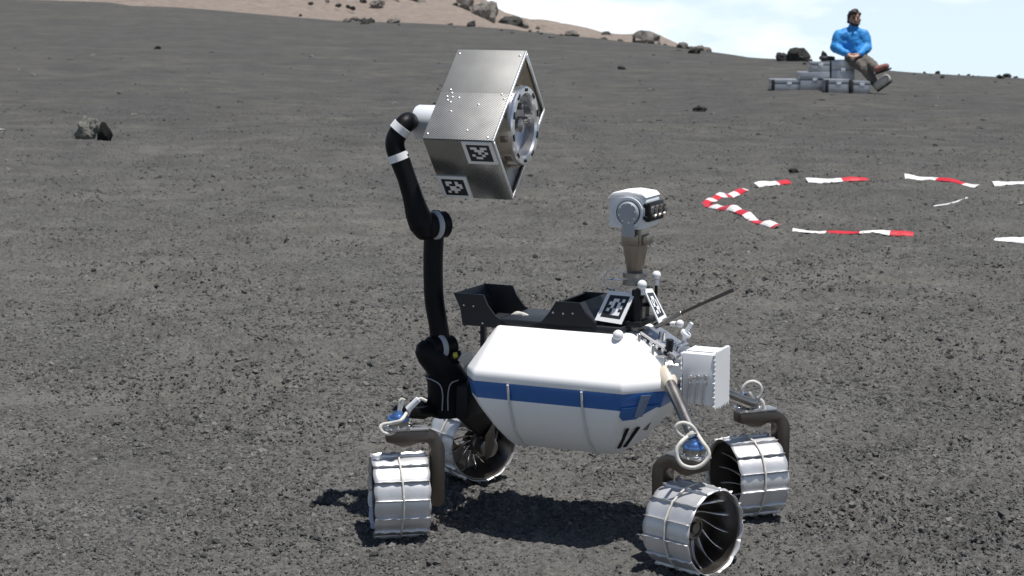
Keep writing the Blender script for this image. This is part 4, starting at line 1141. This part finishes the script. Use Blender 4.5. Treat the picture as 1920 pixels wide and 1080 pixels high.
case(1522, 1556, 116, 136.0, .34, .48, 'upper metal case lying on the stepped middle one', (), lidh=.3)
pad = B(1566, 114, .55)
o = link('black_bag', MB().box((0, 0, .0), (.20, .3, .06)).mesh('black_bag', 'rubber', 40, .02, 3), loc=(B(1566, 113, 0)[0], YP + .75, B(1566, 112, .52)[2] + .015)); tag(o, 'flat black bag lying on the tall case behind the person', 'bag')

# person: body mesh grown from a skeleton, clothes as children
person = thing('person', 'person in blue jacket and grey-brown trousers sitting with outstretched legs on metal cases', 'person', (B(1604, 113)[0], YP + .62, B(1604, 113)[2]))
PO = np.array(person.location)
def flesh(name, chains, mat, vox=.013, smooth=4, balls=(), crease=0):
    """tapered limbs and rounded masses fused into one continuous surface"""
    mb = MB()
    for ch in chains:
        P = [np.asarray(p, float) - PO for p, r in ch]; R_ = [r for p, r in ch]
        for i in range(len(P) - 1):
            a, b_ = P[i], P[i + 1]; d = (b_ - a) / (np.linalg.norm(b_ - a) + 1e-9)
            ra, rb_ = R_[i], R_[i + 1]
            pts_, rs = [], []
            for k in (-1, -.8, -.5): pts_.append(a + d * ra * k); rs.append(ra * math.sqrt(max(1 - k * k, .0004)))
            for t in (0, .33, .67, 1): pts_.append(a + (b_ - a) * t); rs.append(ra + (rb_ - ra) * t)
            for k in (.5, .8, 1): pts_.append(b_ + d * rb_ * k); rs.append(rb_ * math.sqrt(max(1 - k * k, .0004)))
            mb.tube(pts_, rs, 14)
    for c, rad in balls:
        b2 = MB(); b2.ball((0, 0, 0), 1, 16); v = np.concatenate(b2.v) * np.asarray(rad) + (np.asarray(c) - PO); mb.add(v, b2.f)
    me = mb.mesh(name, mat, 80)
    o = link(name, me, person)
    md = o.modifiers.new('fuse', 'REMESH'); md.mode = 'VOXEL'; md.voxel_size = vox; md.use_smooth_shade = True
    sm = o.modifiers.new('soften', 'SMOOTH'); sm.factor = .5; sm.iterations = smooth
    if crease:
        tx = bpy.data.textures.new(name, 'CLOUDS'); tx.noise_scale = .13; tx.noise_depth = 3
        dp = o.modifiers.new('creases', 'DISPLACE'); dp.texture = tx; dp.strength = crease; dp.mid_level = .5
    return o
dH = .62                                             # pelvis depth behind the front of the cases
Q = lambda x, y, dy=0: B(x, y, dH + dy)
pel, wst, chs, nk = Q(1602, 104), Q(1600, 92), Q(1597, 72), Q(1600, 53)
shl, shr = Q(1575, 67, -.02), Q(1620, 67, -.02)
ell, elr = Q(1565, 88, -.08), Q(1626, 88, -.08)
hal, har = Q(1590, 103, -.26), Q(1609, 103, -.26)
hpl, hpr = Q(1596, 108, -.04), Q(1610, 108, -.04)
knl, knr = Q(1623, 130, -.40), Q(1632, 120, -.36)
anl, anr = Q(1645, 160, -.56), Q(1645, 130, -.64)
tol, tor = Q(1662, 148, -.62), Q(1662, 124, -.70)
mid = lambda a, b_, t=.5: a + (b_ - a) * t
hd0, hd1 = Q(1601, 49, -.02), Q(1602, 35.5, -.02)
def fingers(h_, sg):
    out = [[(h_ + np.array([sg * .012 * (i - 1.5), -.01, -.004 * i]), .011), (h_ + np.array([sg * (.03 + .018 * (i - 1.5)), -.045, -.008]), .009), (h_ + np.array([sg * (.055 + .016 * (i - 1.5)), -.062 - .006 * (1.5 - abs(i - 1.5)), -.03]), .008)] for i in range(4)]
    return out + [[(h_ + np.array([sg * .02, 0, .012]), .011), (h_ + np.array([sg * .05, -.012, .02]), .010), (h_ + np.array([sg * .07, -.03, .012]), .009)]]
flesh('body', [[(pel, .12), (wst, .11), (chs, .12)], [(chs, .09), (nk, .052), (hd0, .054)],
               [(shl, .055), (ell, .042), (mid(ell, hal, .9), .030), (hal, .036)], [(shr, .055), (elr, .042), (mid(elr, har, .9), .030), (har, .036)], [(shl, .06), (chs, .09), (shr, .06)],
               [(pel, .10), (hpl, .08), (knl, .055), (anl, .042), (mid(anl, tol), .036)], [(pel, .10), (hpr, .08), (knr, .055), (anr, .042), (mid(anr, tor), .036)]]
      + fingers(hal, 1) + fingers(har, -1), 'skin', .007, 2, balls=[(hd1, (.078, .098, .120)), (Q(1602.5, 44.5, -.055), (.050, .055, .050))])
flesh('jacket', [[(Q(1602, 104), .155), (wst, .150), (chs, .150)], [(mid(chs, shl, .7), .095), (chs, .14), (mid(chs, shr, .7), .095)], [(mid(shl, nk, .1), .085), (mid(chs, nk, .6), .105), (mid(shr, nk, .1), .085)], [(chs, .12), (mid(chs, nk, .7), .10), (Q(1599.5, 51), .082), (Q(1600.5, 47.5, -.02), .076)],
                 [(mid(shl, chs, .25), .10), (shl, .092), (ell, .078), (mid(ell, hal, .5), .066), (mid(ell, hal, .86), .050)],
                 [(mid(shr, chs, .25), .10), (shr, .092), (elr, .078), (mid(elr, har, .5), .066), (mid(elr, har, .86), .050)],
                 [(mid(shl, ell, .6) + [.03, 0, 0], .07), (mid(chs, wst, .6), .14), (mid(shr, elr, .6) - [.03, 0, 0], .07)]], 'jacket', .014, 3, crease=.05)
flesh('trousers', [[(Q(1602, 103), .135), (Q(1603, 107), .14)], [(pel, .12), (hpl, .105), (mid(hpl, knl), .092), (knl, .080), (mid(knl, anl), .072), (mid(knl, anl, .9), .062)],
                   [(pel, .12), (hpr, .105), (mid(hpr, knr), .092), (knr, .080), (mid(knr, anr, .85), .066)]], 'trouser', .014, 3, crease=.06)
flesh('boot', [[(mid(knl, anl, .85), .060), (anl, .062), (mid(anl, tol, .5), .074), (tol, .066)], [(anl, .06), (anl - [.0, 0, .02], .055)]], 'boot', .012, 3)
flesh('boot', [[(mid(knr, anr, .75), .058), (anr, .056), (mid(anr, tor, .5), .052), (tor, .046)]], 'bootred', .012, 3)
for a_, t_, so in ((anl, tol, .074), (anr, tor, .056)):
    d = t_ - a_; dn = d / np.linalg.norm(d); side = np.array([0, 1., 0]) - dn * dn[1]; side /= np.linalg.norm(side); up = np.cross(dn, side)
    Rm = np.stack([dn, side, up], 1); c = a_ + d * .5 - up * so - PO
    part('boot_sole', MB().box(c, (np.linalg.norm(d) + .11, .10, .022), R=Rm), 'sole', person, bevel=.012)
# hair, face
hb_ = []
for k in range(46):
    a, e_ = rng.random() * 2 * math.pi, .1 + 1.35 * rng.random()
    v = np.array([math.cos(a) * math.cos(e_) * .086, math.sin(a) * math.cos(e_) * .100 + .012, math.sin(e_) * .115])
    if v[1] < -.05 and v[2] < .075: v[2] = .085
    r_ = .020 + .014 * rng.random(); hb_.append((hd1 + v + [0, 0, .012], (r_, r_, r_)))
for k in range(14):
    a = rng.random() * math.pi; hb_.append((hd1 + np.array([math.cos(a) * .084, math.sin(a) * .085 + .02, -.05 + .07 * rng.random()]), (.024, .026, .03)))
flesh('hair', [], 'hair', .010, 1, balls=hb_ + [(hd1 + np.array([0, .02, .03]), (.088, .094, .105))])
fc = hd1 + np.array([.006, -.012, -.012])
for sx in (-1, 1):
    part('eye', MB().ball(fc + np.array([sx * .033, -.080, .022]) - PO, .013, 10), 'hair', person, smooth=80)
    part('eyebrow', MB().tube([fc + np.array([sx * .016, -.090, .044]) - PO, fc + np.array([sx * .052, -.078, .044]) - PO], .007, 8), 'hair', person)
    part('ear', MB().ball(fc + np.array([sx * .080, .014, .000]) - PO, .018, 10), 'skin', person, smooth=80)
part('nose', MB().tube([fc + np.array([0, -.084, .03]) - PO, fc + np.array([0, -.108, -.012]) - PO, fc + np.array([0, -.088, -.02]) - PO], [.009, .016, .010], 8), 'skin', person, smooth=80)
part('mouth', MB().tube([fc + np.array([-.026, -.076, -.05]) - PO, fc + np.array([0, -.086, -.05]) - PO, fc + np.array([.026, -.076, -.05]) - PO], .006, 8), 'bootred', person, smooth=80)
flesh('beard', [[(fc + np.array([-.055, -.02, -.050]), .024), (fc + np.array([-.03, -.055, -.075]), .024), (fc + np.array([.03, -.055, -.075]), .024), (fc + np.array([.055, -.02, -.050]), .024)]], 'hair', .009, 1)
